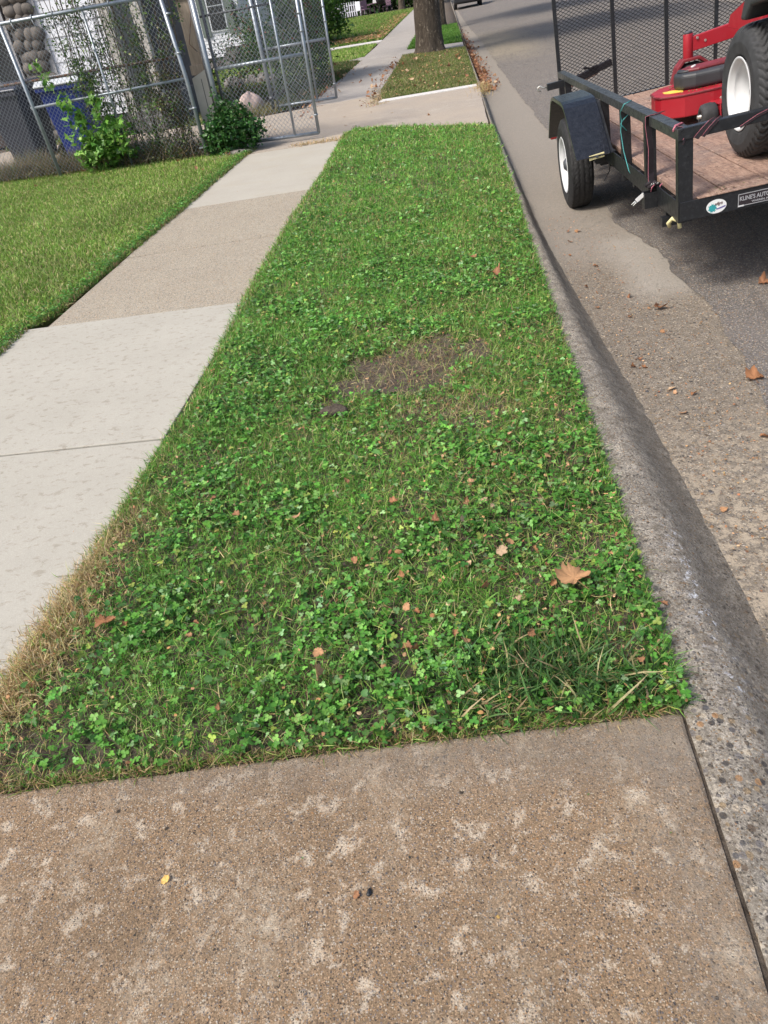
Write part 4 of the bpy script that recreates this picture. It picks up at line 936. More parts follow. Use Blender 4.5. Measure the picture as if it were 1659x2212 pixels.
MB().tube([(-2.30,0,-.1),(-2.38,0,1.92)], .026, 12).build('post', m_galv, fc)
MB().tube([(-1.16,.0,-.05),(-1.19,.0,1.92)], .017, 10).build('post', m_galv, fc)
MB().tube([(-5,0,-.05),(-5,0,1.92)], .026, 10).build('post', m_galv, fc)
chain('chain_link_mesh', -2.33, -.03, .05, 1.91, m_wire, fc, off=-.012)
chain('chain_link_mesh', -5, -2.33, .05, 1.89, m_wire, fc, off=-.012)
for z_ in (.12, .62, 1.28, 1.72):
    MB().revolve([(-.012,.034),(.012,.034),(.012,.029),(-.012,.029)], (-.012*z_*2,-.02,z_), 'z', 14, closed=True).box((-.09,-.03,z_-.01),(-.03,-.02,z_+.01)).build('tension_band', m_wire, fc)
for x_ in (-3.5,-2.9,-2.2,-1.9,-1.6,-1.15,-.8,-.45):
    MB().revolve([(-.006,.031),(.006,.031),(.006,.026),(-.006,.026)], (x_,0,1.917+(x_+3.75)*.008-.006), 'x', 12, closed=True).tube([(x_,-.028,1.90),(x_+.01,-.02,1.84),(x_+.03,-.016,1.80)], .005, 5).build('rail_tie', m_wire, fc)
def gate(loc, W, H, mid, brace, label, rz=0, upper=None, frame=m_galv):
    g = empty('chain_link_gate', loc, label, 'gate', rz=rz)
    MB().tube([(0,0,.06),(0,0,H)], .021, 10).build('stile', m_galv_dark, g)
    MB().tube([(W,0,.06),(W,0,H)], .023, 10).build('stile', frame, g)
    MB().tube([(0,0,.07),(W,0,.07)], .024, 10).build('bottom_rail', frame, g)
    MB().tube([(0,0,H),(W,0,H)], .022, 10).build('top_rail', frame, g)
    MB().tube([(0,0,mid),(W-.04,0,mid+.02)], .022, 10).build('middle_rail', frame, g)
    if brace: MB().tube([(brace,-.012,.09),(brace,-.012,H)], .017, 8).build('upright', frame, g)
    chain('chain_link_mesh', .01, W-.02, .08, H, m_wire, g, off=-.024)
    for z_ in (.3, mid+.28, 1.5): MB().revolve([(-.01,.031),(.01,.031),(.01,.026),(-.01,.026)], (W,0,z_), 'z', 12, closed=True).build('tension_band', m_wire, g)
    return g
g1 = gate((-3.22,11.42,0), 1.29, 1.98, 1.02, .94, 'nearer galvanised chain link gate leaf swung open beside the dark green bush', -.02)
MB().tube([(-.06,.02,1.63),(1.0,.02,1.65)], .013, 8).build('upper_rail', m_galv_dark, g1)
g2 = gate((-3.40,15.45,0), 1.23, 1.95, 1.0, .86, 'farther galvanised chain link gate leaf standing open over fallen leaves', .02)
MB().tube([(0,.02,.98),(1.2,.02,1.0)], .015, 8).build('middle_rail', m_galv_dark, g2)
p1 = empty('gate_post', (-3.29,11.35,0), 'pair of grey steel pipes holding the nearer gate beside the wooden post', 'post')
MB().tube([(0,0,-.1),(-.02,0,2.05)], .034, 14).build('pipe', m_galv, p1)
MB().tube([(-.055,.03,-.1),(-.065,.03,2.05)], .018, 10).build('slim_pipe', m_galv_dark, p1)
p2 = empty('gate_post', (-3.40,15.42,0), 'thick grey steel pipe holding the farther gate leaf', 'post')
MB().tube([(0,0,-.1),(-.05,0,2.1)], .036, 14).build('pipe', m_galv, p2)
MB().tube([(.11,-.05,-.05),(.07,-.05,2.0)], .018, 10).build('drop_rod', m_galv, p2)
MB().revolve([(-.03,.05),(.03,.05),(.03,.036),(-.03,.036)], (0,0,.22), 'z', 14, closed=True).build('collar', m_galv_dark, p2)
p3 = empty('gate_post', (-3.05,18.6,0), 'slim grey pipe post standing among the vines behind the farther gate', 'post')
MB().tube([(0,0,-.05),(-.03,0,2.3)], .03, 10).build('pipe', m_galv, p3)
# weathered timber post with a cross piece and a pale board leaning on it
wp = empty('wooden_post', (-3.50,11.62,0), 'weathered wooden post with a short cross piece behind the fence corner', 'post')
MB().box((-.10,-.04,-.1),(.10,.04,2.1)).build('upright', m_wood, wp, .004)
MB().box((-.12,-.07,.98),(.16,-.042,1.10)).build('cross_piece', m_wood, wp, .003)
MB().box((-.14,-.065,1.86),(.18,-.042,1.98)).build('cross_piece', m_wood, wp, .003)
wire = MB().tube([(.12,-.09,1.85),(.06,-.10,1.6),(-.04,-.09,1.35),(.05,-.1,1.25)], .006, 5); wire.build('loose_wire', m_rust, wp)
bd = empty('leaning_board', (-3.44,11.50,0), 'pale grey board standing on end between the wooden post and gate pipes', 'board')
MB().prism([(-.17,.0),(.11,.0),(.08,1.05),(-.17,.95)], 'y', -.012, .012).build('panel', m_board, bd, .002)
MB().prism([(-.045,.0),(-.035,.0),(-.035,.93),(-.045,.93)], 'y', -.014, -.0125).build('seam', m_galv_dark, bd)

# ------------------------------------------------------------------ wheeled bins
def bin_(loc, body, lid, label, rz=0, lidw=.0):
    o = empty('wheeled_bin', loc, label, 'bin', rz=rz); o.scale = (1.14,1.1,1.06)
    vs = []; 
    for z, hw, hd in ((.0,.22,.24),(.92,.29,.34)): vs += [(-hw,-hd,z),(hw,-hd,z),(hw,hd,z),(-hw,hd,z)]
    MB().add(vs, [(0,3,2,1),(4,5,6,7),(0,1,5,4),(1,2,6,5),(2,3,7,6),(3,0,4,7)]).build('body', body, o, .03, 3)
    MB().box((-.315,-.365,.90),(.315,.365,.96)).build('rim', body, o, .012)
    MB().prism([(-.38,.962),(-.38,.99),(-.22,1.06),(.28,1.07),(.38,1.03),(.38,.962)], 'x', -.32, .32).build('lid', lid, o, .02, 3)
    MB().tube([(-.25,.42,.98),(.25,.42,.98)], .018, 8).box((-.2,.33,.95),(-.17,.43,.99)).box((.17,.33,.95),(.2,.43,.99)).build('handle', body, o)
    for s in (-1, 1): MB().revolve([(-.03,.03),(-.03,.11),(-.02,.12),(.02,.12),(.03,.11),(.03,.03)], (s*.27,.30,.02), 'x', 20, closed=True).build('wheel', m_rubber, o)
    return o
m_bin = simple('charcoal_plastic', (.032,.034,.048), .45, 0, .25, 5)
m_blue = simple('blue_plastic', (.014,.032,.20), .42, 0, .2, 5)
m_lid = simple('sky_sheen_grey_lid', (.50,.53,.55), .35, 0, .2, 5)  # pale grey puts the sky's reflection into the lid colour
bin_((-6.98,12.75,.08), m_bin, simple('dark_lid', (.05,.055,.075), .25, 0, .2, 5), 'charcoal wheeled bin at the left edge behind the chain link fence', -.15)
bin_((-6.12,12.85,.06), m_blue, m_lid, 'blue wheeled bin with a lid coloured pale for sky sheen behind the maple sapling', .1)

# ------------------------------------------------------------------ houses
def siding(name, a, b_, z0, z1, ex, mat, parent, th=.02):
    """lapped boards on a wall from a to b (ground points), bottom edges proud"""
    a = np.array(a, float); b_ = np.array(b_, float); d = unit(b_-a); nn = np.array([d[1], -d[0]])
    m = MB(); z = z0
    while z < z1-1e-3:
        zt = min(z1, z+ex); P = [(a+nn*th, z), (b_+nn*th, z), (b_+nn*.003, zt), (a+nn*.003, zt), (a-nn*.05, z), (b_-nn*.05, z), (b_-nn*.05, zt), (a-nn*.05, zt)]
        m.add([(p[0], p[1], h) for p, h in P], [(0,1,2,3),(4,7,6,5),(0,4,5,1),(3,2,6,7),(1,5,6,2),(0,3,7,4)]); z = zt
    return m.build(name, mat, parent)
m_sid = simple('white_siding', (.66,.68,.72), .5, 0, .05, 2)
m_sid2 = simple('grey_white_siding', (.60,.62,.64), .5, 0, .08, 3)
m_trim = simple('grey_trim', (.34,.34,.35), .6, 0, .1)
m_glass = simple('dark_window_glass', (.03,.035,.04), .12, 0, .3, 2, spec=.7)
m_shut = simple('grey_green_shutter', (.13,.16,.14), .5, 0, .1)
m_stone = simple('round_fieldstone', (.115,.102,.09), .9, 0, .6, 4, .3, 60)
m_mortar = simple('mortar', (.13,.125,.12), .9, 0, .2)
m_roof = simple('dark_roof_shingle', (.07,.065,.065), .9, 0, .3, 20)
t = NT('brown_brick'); br = t.n('ShaderNodeTexBrick'); br.inputs['Color1'].default_value = (.06,.04,.035,1); br.inputs['Color2'].default_value = (.04,.03,.028,1); br.inputs['Mortar'].default_value = (.09,.08,.07,1); br.inputs['Scale'].default_value = 5
t.l(t.map((1,1,1), (math.radians(90),0,0)), br.inputs[0]); m_brick = t.fin(br.outputs[0], .85)
h1 = empty('house', (-6.6, 16, 0), 'white sided house with a round stone porch pillar behind the bins', 'house')
siding('siding', (-1.10,.0), (.12,.0), .3, 4.3, .20, m_sid, h1)
MB().box((-1.10,.03,0),(.12,.25,.30)).build('foundation', m_mortar, h1)
MB().box((-1.20,-.05,.0),(-1.06,.08,4.2)).build('corner_board', m_trim, h1, .004)
# pillar of round stones left of the corner
b = MB(); rr = np.random.default_rng(3)
ob = []
for i in range(21):
    for k in range(3):
        cx = -1.60+.165*k+(.06 if i%2 else 0)+rr.normal(0,.02); cz = .12+.19*i+rr.normal(0,.015); a_, c_ = rr.uniform(.10,.16), rr.uniform(.10,.14)
        ths = np.linspace(0, math.pi, 7); n_ = 12; vs = []; fs = []
        for j, ph in enumerate(ths):
            for q in range(n_):
                al = 2*math.pi*q/n_; vs.append((cx+a_*math.sin(ph)*math.cos(al)*(1+.12*math.sin(3*al+i)), -.05-.09*math.sin(ph)*math.sin(al), cz+c_*math.cos(ph)))
        for j in range(6):
            for q in range(n_): fs.append((j*n_+q, j*n_+(q+1)%n_, (j+1)*n_+(q+1)%n_, (j+1)*n_+q))
        b.add(vs, fs, True)
sp_ = b.build('stone_pillar', m_stone, h1); MB().box((-1.70,-.06,0),(-1.21,.2,4.2)).build('mortar_core', m_mortar, sp_)
MB().box((-4.5,.02,.0),(-1.7,.3,3.6)).build('brick_wall', m_brick, h1)
wn = MB().box((-2.9,-.03,.75),(-1.78,.03,2.6)).build('window', m_trim, h1); MB().box((-2.83,-.045,.82),(-2.38,-.032,2.52)).box((-2.30,-.045,.82),(-1.86,-.032,2.52)).build('pane', m_glass, wn); MB().box((-2.95,-.08,.66),(-1.70,.02,.74)).build('sill', m_trim, wn)
# recessed porch to the right of the siding
MB().box((.12,-.06,.0),(.32,.14,4.2)).build('porch_column', m_board, h1, .005)
MB().box((.32,1.2,.5),(1.25,1.35,4.2)).build('porch_back_wall', m_galv_dark, h1)
MB().box((.32,.1,.0),(1.25,1.2,.52)).build('porch_floor', m_mortar, h1)
MB().box((.75,-.06,.5),(.93,.1,4.2)).build('porch_column', m_board, h1, .005)
for k in range(4):
    MB().box((.40,-.28*(k+1)+.1,-.0),(1.2,-.28*k+.1,.42-.10*k)).build('step', m_mortar, h1, .01)
MB().box((-4.6,-.25,4.2),(1.35,2.9,4.4)).prism([(-4.8,4.4),(1.5,4.4),(-1.6,6.6)], 'y', -.3, 2.9).build('roof', m_roof, h1)
MB().box((-4.4,2.4,0),(1.25,2.5,4.2)).build('wall', m_sid2, h1)
h2 = empty('house', (-8.2, 32, 0), 'white sided house with grey shutters and front steps beyond the driveway', 'house')
siding('siding', (-6.0,0), (.55,0), .35, 5.2, .115, m_sid, h2)
MB().box((-6.0,.03,0),(.55,.4,.35)).build('foundation', m_mortar, h2)
siding('siding', (.55,.0), (.55,7.0), .35, 5.2, .115, m_sid2, h2)
for x_ in (-.30, -2.1, -3.6):
    w_ = MB().box((x_-.33,-.06,1.15),(x_+.33,-.015,2.75)).build('window', m_sid, h2); MB().box((x_-.28,-.075,1.2),(x_+.28,-.062,1.93)).box((x_-.28,-.075,1.97),(x_+.28,-.062,2.7)).build('pane', m_glass, w_)
    for s in (-1, 1):
        q = MB().box((x_+s*.52-.16,-.07,1.02),(x_+s*.52+.16,-.03,2.85))
        q.build('shutter', m_shut, h2)
MB().box((.32,-.10,1.2),(.46,-.05,1.95)).build('porch_lamp', m_black, h2, .02)
for k in range(4): MB().box((-.2,-.3*(k+1),0),(1.0,-.3*k,.62-.15*k)).build('step', m_mortar, h2, .01)
MB().box((1.0,-1.2,0),(1.08,0,.95)).build('step_railing', m_sid2, h2)
MB().prism([(-6.4,5.2),(.9,5.2),(-2.7,8.5)], 'y', -.4, 7.4).build('roof', m_roof, h2)
MB().box((-6.0,.4,0),(-5.8,7,5.2)).box((-6.0,6.8,0),(.5,7,5.2)).build('wall', m_sid2, h2)

# ------------------------------------------------------------------ vehicles
m_carw = simple('white_car_paint', (.62,.63,.66), .25, 0, .03, 2)
m_card = simple('black_car_paint', (.03,.032,.036), .22, 0, .1, 2)
m_tail = simple('red_tail_lens', (.35,.01,.02), .2, 0, .2, 12)
def car(loc, rz, paint, label):
    """length along local x, rear at +x"""
    o = empty('parked_car', loc, label, 'car', rz=rz)
    P = [(-2.25,.35),(-2.28,.75),(-1.35,.95),(-1.1,1.0),(-.55,1.52),(.2,1.60),(1.35,1.56),(1.78,1.42),(2.12,1.02),(2.22,.95),(2.26,.42),(2.1,.30),(-2.0,.28)]
    MB().prism(P, 'y', -.88, .88).build('body', paint, o, .07, 3)
    for s in (-1, 1):
        MB().prism([(-.95,1.02),(-.5,1.44),(.32,1.48),(.32,1.02)], 'y', s*.875 if s>0 else -.895, s*.895 if s>0 else -.875).build('side_window', m_glass, o)
        MB().prism([(.42,1.02),(.42,1.48),(1.3,1.46),(1.75,1.05)], 'y', s*.875 if s>0 else -.895, s*.895 if s>0 else -.875).build('side_window', m_glass, o)
        MB().prism([(1.95,.80),(1.92,1.08),(2.13,1.06),(2.275,.86),(2.275,.78)], 'y', s*.60 if s>0 else -.90, s*.90 if s>0 else -.60).build('tail_light', m_tail, o, .02)
        for x_ in (-1.4, 1.35):
            wh = MB().revolve([(-.1,.2),(-.1,.31),(-.08,.335),(.08,.335),(.1,.31),(.1,.2)], (x_, s*.80, .335), 'y', 28, closed=True).build('wheel', m_rubber, o)
            MB().revolve([(-.101,.205),(-.07,.19),(-.09,.05),(-.09,.001)] if s < 0 else [(.101,.205),(.07,.19),(.09,.05),(.09,.001)], (x_, s*.80, .335), 'y', 24).build('hubcap', m_silver, wh)
    MB().prism([(1.80,1.40),(1.83,1.42),(2.15,1.05),(2.11,1.03)], 'y', -.70, .70).build('rear_window', m_glass, o)
    MB().box((2.2,-.86,.38),(2.33,.86,.60)).build('rear_bumper', paint, o, .05, 3)
    MB().box((2.265,-.25,.66),(2.285,.25,.80)).build('number_plate', m_whitep, o)
    return o
car((-12.9, 40.6, 0), math.radians(-12), m_carw, 'white car with a red tail light parked on the neighbour driveway')
car((1.45, 58.5, -.12), math.radians(90), m_card, 'black car parked at the kerb far up the street')

# ------------------------------------------------------------------ trees
t = NT('scaly_bark'); v = t.map((1,1,.42)); vo = t.voro(13, t.map((1,1,.4)), 'F1')
c = t.mix(t.ramp(t.noise(9, 7, .75, v, .5), [(.35,0),(.62,1)]), (.050,.040,.031), (.115,.094,.074))
fl = t.math('MULTIPLY', t.ramp(t.noise(17, 5, .7, t.map((1,1,.45)), .3), [(.57,0),(.60,1)]), t.ramp(t.noise(3, 3), [(.4,.2),(.6,1)]))
c = t.mix(fl, c, (.30,.255,.20))
m_bark = t.fin(c, .95, 0, t.bump(t.math('ADD', t.noise(22, 8, .75, v, .4), t.math('MULTIPLY', fl, -.5)), 1, .03), .1)
def lf_t(n=5):      # little pointed leaf, two faces folded on the rib
    return np.array([(0,0,0),(.32,.45,.06),(0,1,-.04),(-.32,.45,.06)]), [np.array([(0,1,2)]), np.array([(0,2,3)])]
def maple_t():
    r = [.30,.55,.42,.95,.50,.80,.48,1.0,.48,.80,.50,.95,.42,.55]; n = len(r)
    return np.array([(0,0,0)]+[(r[i]*math.cos(-math.pi/2+2*math.pi*i/n), r[i]*math.sin(-math.pi/2+2*math.pi*i/n), .10*math.sin(i*1.7)) for i in range(n)]), [np.array([(0,i+1,(i+1)%n+1) for i in range(n)])]
def foliage(S, centres, radii, per, size, pal, prob, tmpl=None, flat=.8, squash=1.0, yscale=1.0):
    tv, tf = tmpl or lf_t()
    for c_, r_ in zip(centres, radii):
        k = max(3, int(per*r_*r_)); u = RG.normal(size=(k, 3)); u /= np.linalg.norm(u, axis=1)[:, None]
        p = np.array(c_) + u*r_*(RG.random(k)**.45)[:, None]*np.array([1, yscale, squash])
        col = pick(k, pal, prob, .25)*(.8+.4*RG.random())
        S.put(tv, tf, p, rotz_tilt(RG.uniform(0, 6.28, k), RG.uniform(0, flat*1.7, k), RG.uniform(0, 6.28, k)), size*RG.uniform(.6, 1.3, k), col)
def street_tree(loc, r0, ht, label, cr, zc, nl=26, per=170, size=.16, seed=1, lean=0, leaves=True):
    rg = np.random.default_rng(seed); o = empty('street_tree', loc, label, 'tree')
    th = np.linspace(0, 2*np.pi, 40, endpoint=False); V = []; zs_ = [-.1,0,.08,.2,.4,.8,1.3,2,3,4,ht*.55]
    for z in zs_:
        rr_ = r0*(1+.22*math.exp(-max(z,0)/.16)-.05*z/1.)*(1 if z < 3 else 1-.06*(z-3))
        for k, a in enumerate(th):
            q = rr_*(1+.05*math.sin(3*a+z*.7+seed)+.035*math.sin(7*a+1.3*z)+.03*rg.normal()+(.10*math.sin(5*a+seed)*math.exp(-max(z,0)/.15))); V.append((q*math.cos(a)+lean*z, q*math.sin(a), z))
    F = np.array([(i*40+k, i*40+(k+1)%40, (i+1)*40+(k+1)%40, (i+1)*40+k) for i in range(len(zs_)-1) for k in range(40)])
    npmesh('trunk', np.array(V), [F], None, m_bark, o, True)
    S = SCAT(); cs = []; rs = []; top = np.array([lean*ht*.55, 0, ht*.55])
    for i in range(nl):
        az = rg.uniform(0, 6.28); el = rg.uniform(.15, 1.25); L = rg.uniform(.6, 1)*cr; st_ = top*rg.uniform(.72, 1.0)
        e = np.array([math.cos(az)*math.cos(el)*L, math.sin(az)*math.cos(el)*L, zc-st_[2]+math.sin(el)*L*.8-.5]) + np.array([st_[0],0,0])
        e[2] += st_[2]; mid = (st_+e)/2+np.array([0,0,.3])
        if i < 9: MB().tube([st_, mid, e], [r0*.35, r0*.2, .03], 7).build('branch', m_bark, o)
        for q in range(3): cs.append(e+rg.normal(0, .5, 3)); rs.append(rg.uniform(.7, 1.3))
    foliage(S, cs, rs, per, size, [(.05,.12,.025),(.08,.17,.035),(.12,.20,.04),(.30,.22,.06)], (.4,.35,.2,.05), maple_t())
    S.build('crown', m_leafy, o)
    return o
street_tree((-.50, 23.9, 0), .37, 9, 'thick street tree with flaking mottled bark at the end of the leaf strewn grass', 3.6, 6.3, 30, 60, .2, 4, -.004)
street_tree((-.26, 36.6, 0), .22, 8, 'thinner street tree just behind the thick one by the kerb', 3.0, 6.2, 20, 45, .26, 9)
street_tree((-3.6, 72.5, 0), .26, 10, 'distant tree with a dark trunk beside the far end of the pavement', 5, 8, 20, 16, .5, 12)
# shade trees across the road and behind the viewer, whose shadows fall on the roadway
for (lx, ly, sd) in ((-8.5, 46, 21), (-6.5, 60, 23)):
    pass

# ------------------------------------------------------------------ shrubs, vines and hedges
def stems(o, pts_list, r=.006, mat=None):
    b = MB()
    for P in pts_list: b.tube(P, [r, r*.7, r*.4][:len(P)] if len(P) <= 3 else r, 5)
    b.build('stem', mat or m_rust, o)
m_stem = simple('woody_stem', (.10,.075,.045), .9, 0, .3, 20)
m_gstem = simple('green_stem', (.12,.20,.05), .7)
# maple sapling in front of the fence
o = empty('maple_sapling', (-5.04, 11.15, 0), 'bright green maple sapling pushing out through the chain link fence', 'plant')
S = SCAT(); P = []
sp = [((.05,0,.10),(-.05,-.06,.5),(.15,-.1,.92)), ((0,0,.1),(-.3,-.05,.7),(-.52,-.1,1.36)), ((.1,0,.1),(.2,-.06,.4),(.40,-.1,.62)), ((.0,0,.1),(-.15,-.08,.45),(-.28,-.12,.98)), ((.1,0,.05),(.05,-.1,.2),(.42,-.16,.32)), ((0,0,.05),(-.1,-.1,.2),(-.35,-.15,.30))]
cs = []; rs = []
for s_ in sp:
    P.append([np.array(q) for q in s_])
    for f in np.linspace(.3, 1, 8):
        a_ = np.array(s_[0])*(1-f)**2+2*np.array(s_[1])*f*(1-f)+np.array(s_[2])*f*f; cs.append(a_+RG.normal(0, .05, 3)); rs.append(.11)
for k in range(26): cs.append(np.array([RG.normal(.03,.24), RG.normal(-.06,.07), abs(RG.normal(.26,.18))+.05])); rs.append(.13)
foliage(S, cs, rs, 900, .060, [(.16,.34,.06),(.24,.44,.09),(.09,.22,.04),(.32,.48,.14)], (.4,.25,.25,.1), maple_t(), 1.0)
S.build('leaves', m_leafy, o); stems(o, P, .007, m_gstem)
def vine(loc, x0, x1, h, n, label, pal, prob, size=.03, yr=.10, dens=900, spread=None, z0=0, stemc=m_stem, name='climbing_vine'):
    o = empty(name, loc, label, 'vine'); S = SCAT(); cs = []; rs = []; P = []
    for k in range(n):
        xb = RG.uniform(x0, x1); xt = xb+RG.normal(0, .12); ht = h*RG.uniform(.55, 1.05); pts = []
        for f in np.linspace(0, 1, 9):
            q = np.array([xb+(xt-xb)*f+.04*math.sin(f*9+k), RG.normal(0, .03), z0+ht*f]); pts.append(q)
            if RG.random() < .82: cs.append(q+RG.normal(0, .05, 3)*np.array([1.3, yr*10, 1])); rs.append(RG.uniform(.07, .13))
        P.append(pts)
    foliage(S, cs, rs, dens, size, pal, prob); S.build('leaves', m_leafy, o)
    b = MB()
    for p in P: b.tube(p, .005, 4)
    b.build('stem', stemc, o); return o
VG = [(.065,.13,.03),(.10,.19,.04),(.15,.24,.07),(.24,.25,.12)]
vine((-5.0,11.28,0), -.22, .22, 2.2, 17, 'leafy vine climbing the upper fence above the maple sapling', VG, (.35,.3,.2,.15), .042, dens=2300, z0=.75)
vine((-4.75,11.28,0), -.28, .28, 1.7, 10, 'dark leafy vine filling the middle of the fence behind the maple sapling', VG, (.5,.3,.1,.1), .042, dens=2800)
vine((-4.2,11.30,0), -.15, .42, 2.7, 20, 'tall tangled vine hanging on the fence beside the wooden post', VG, (.4,.25,.15,.2), .042, dens=2600)
vine((-3.92,11.26,0), -.12, .2, 1.45, 12, 'brownish half dead vine tangled at the right end of the fence', [(.10,.085,.045),(.16,.13,.07),(.08,.13,.035)], (.4,.3,.3), .036, dens=2800)
vine((-4.52,11.30,0), -.16, .16, 2.6, 14, 'loose pale green vine climbing the fence between the two tall ones', VG, (.3,.3,.25,.15), .040, dens=1300, z0=.2)
# dark green bush by the gate post
def bush(loc, rx, ry, h, label, pal, prob, size, n=80, dens=1500, cat='bush', name='bush', tmpl=None, stemn=14, flat=.9, rad=.12):
    o = empty(name, loc, label, cat); S = SCAT(); cs = []; rs = []; P = []
    for k in range(n):
        a = RG.uniform(0, 6.28); r_ = math.sqrt(RG.random()); z = RG.random()**.8*h*(1-.45*r_**2); cs.append((rx*r_*math.cos(a), ry*r_*math.sin(a), z)); rs.append(rad*RG.uniform(.7, 1.3))
        if k < stemn: P.append([np.array([.1*rx*math.cos(a),.1*ry*math.sin(a),0]), np.array([rx*r_*.6*math.cos(a), ry*r_*.6*math.sin(a), z*.6]), np.array(cs[-1])+[0,0,rad*.8]])
    foliage(S, cs, rs, dens, size, pal, prob, tmpl, flat); S.build('leaves', m_leafy, o); stems(o, P, .005, m_stem); return o
DG = [(.028,.095,.022),(.050,.145,.032),(.085,.20,.05)]
bush((-3.12, 11.22, 0), .40, .26, .62, 'dark green narrow leaved bush at the foot of the nearer gate', DG, (.4,.4,.2), .06, 120, 2300, rad=.12)
bush((-3.28, 11.32, .1), .14, .12, .72, 'slim dark green shoots rising beside the gate pipes', DG, (.5,.3,.2), .05, 22, 1500, rad=.07)
bush((-3.15, 16.6, 0), .45, .6, 1.0, 'low dark shrub in the leaves just behind the farther gate', [(.03,.07,.02),(.06,.10,.03),(.12,.13,.05)], (.5,.3,.2), .06, 60, 600, rad=.18)
bush((-3.42, 20.0, 0), .42, 1.6, 3.1, 'tall vine covered shrub standing beside the pavement behind the farther gate', [(.05,.11,.025),(.09,.17,.04),(.16,.24,.06),(.20,.09,.05)], (.45,.3,.18,.07), .10, 210, 330, rad=.30)
bush((-4.7, 18.0, 0), .8, .8, 1.2, 'reddish and green shrub in the yard seen through the farther gate', [(.05,.10,.03),(.10,.15,.05),(.22,.10,.07)], (.5,.3,.2), .06, 90, 500, rad=.2)
bush((-6.6, 29.5, 0), .7, .6, 1.6, 'dark yucca like shrub with pale flower spikes before the steps', [(.03,.075,.025),(.06,.12,.04),(.34,.30,.18)], (.55,.37,.08), .12, 70, 300, rad=.3)
bush((-5.6, 24.6, 0), .9, .8, 2.2, 'green shrub with pink blossoms beyond the yard fence', [(.05,.11,.03),(.09,.16,.045),(.40,.16,.16)], (.55,.35,.10), .07, 110, 330, rad=.26)
bush((-5.15, 37.5, 0), .75, .9, 3.2, 'bright leafy column shrub at the edge of the far lawn', [(.08,.19,.03),(.14,.28,.05),(.05,.12,.025)], (.4,.35,.25), .16, 110, 170, rad=.42)
bush((-6.0, 27.2, 0), .9, .7, .9, 'low green shrub on the neighbour lawn left of the vine covered one', [(.05,.13,.03),(.09,.18,.04)], (.6,.4), .08, 50, 260, rad=.22)
# boulder and edging stones
def stone(name, loc, r, label, mat, seed, sq=(1,1,1), group=None, cat='stone'):
    rg = np.random.default_rng(seed); n_, m_ = 22, 12; vs = []; fs = []
    ph0 = rg.uniform(0, 6, 6)
    for j in range(m_+1):
        ph = math.pi*j/m_
        for q in range(n_):
            al = 2*math.pi*q/n_; d = 1+.10*math.sin(2*al+ph0[0]+ph)+.08*math.sin(3*al+ph0[1])*math.sin(2*ph+ph0[2])+.05*math.sin(5*al+ph0[3]+3*ph)
            vs.append((r*sq[0]*d*math.sin(ph)*math.cos(al), r*sq[1]*d*math.sin(ph)*math.sin(al), r*sq[2]*d*math.cos(ph)))
    for j in range(m_):
        for q in range(n_): fs.append((j*n_+q, j*n_+(q+1)%n_, (j+1)*n_+(q+1)%n_, (j+1)*n_+q))
    o = MB().add(vs, fs, True).build(name, mat, None); o.location = loc; return tag(o, label, cat, group)
m_pink = simple('pink_granite', (.40,.31,.28), .8, 0, .2, 20, .3, 90); m_gst = simple('grey_stone', (.22,.20,.18), .85, 0, .3, 12, .4, 50)
stone('boulder', (-3.92,15.75,.09), .25, 'pinkish granite boulder on the driveway edge behind the nearer gate', m_pink, 5, (1.05,.8,1.0))
for k, (x_, y_, r_, nm) in enumerate(((-5.9,22.3,.22,'grey edging stone at the left end of the row under the yard lawn'), (-5.45,22.4,.18,'small grey edging stone second in the row under the yard lawn'), (-5.0,22.2,.20,'grey edging stone in the middle of the row under the yard lawn'), (-4.6,21.9,.16,'little grey edging stone at the right end of the row near the gate'))):
    stone('edging_stone', (x_, y_, .06), r_, nm, m_gst, 10+k, (1.2,.9,.8), 'edging stones of the yard lawn')
stone('concrete_lump', (-3.05,11.02,.01), .12, 'flat grey lump of concrete under the dark green bush', m_gst, 31, (1.5,.6,.35))
stone('concrete_lump', (-3.95,11.34,.0), .12, 'long pale lump of concrete lying under the fence bottom', m_mortar, 33, (3.4,.7,.5))
stone('clod', (-.655,2.96,.035), .052, 'dark clod of earth in the clover beside the bare patch', m_soil, 41, (1.2,.8,.5), cat='clod')
stone('pebble', (-.30,.87-.12,.003), .006, 'black crumb of charcoal on the brown driveway', m_black, 42, (1,1.5,.8), cat='pebble')
# far garden: picket fence, chairs, table, grill
pf = empty('picket_fence', (-9.9, 75, 0), 'white picket fence before the dark hedge at the far garden', 'fence')
for k in range(12): MB().prism([(k*.2,.05),(k*.2+.09,.05),(k*.2+.09,1.0),(k*.2+.045,1.12),(k*.2,1.0)], 'y', 0, .03).build('picket', m_sid, pf)
MB().box((-.1,.03,.35),(2.4,.07,.43)).box((-.1,.03,.8),(2.4,.07,.88)).build('rail', m_sid, pf)
m_mauve = simple('mauve_plastic', (.16,.10,.14), .6)
def chair(loc, rz, mat, label):
    o = empty('garden_chair', loc, label, 'chair', rz=rz)
    MB().box((-.28,-.26,.40),(.28,.26,.46)).build('seat', mat, o, .01); MB().box((-.28,.22,.46),(.28,.27,1.05)).build('backrest', mat, o, .01)
    for sx in (-1, 1):
        for sy in (-1, 1): MB().tube([(sx*.25,sy*.23,0),(sx*.25,sy*.23,.42)], .022, 6).build('leg', mat, o)
        MB().box((sx*.28-.03,-.25,.64),(sx*.28+.03,.25,.67)).build('armrest', mat, o)
chair((-7.2,73.6,0), 2.5, m_sid, 'white garden chair beside the picket fence')
chair((-6.7,73.2,0), .6, m_mauve, 'mauve garden chair left of the round table')
chair((-4.9,73.4,0), -.6, m_mauve, 'mauve garden chair right of the black grill')
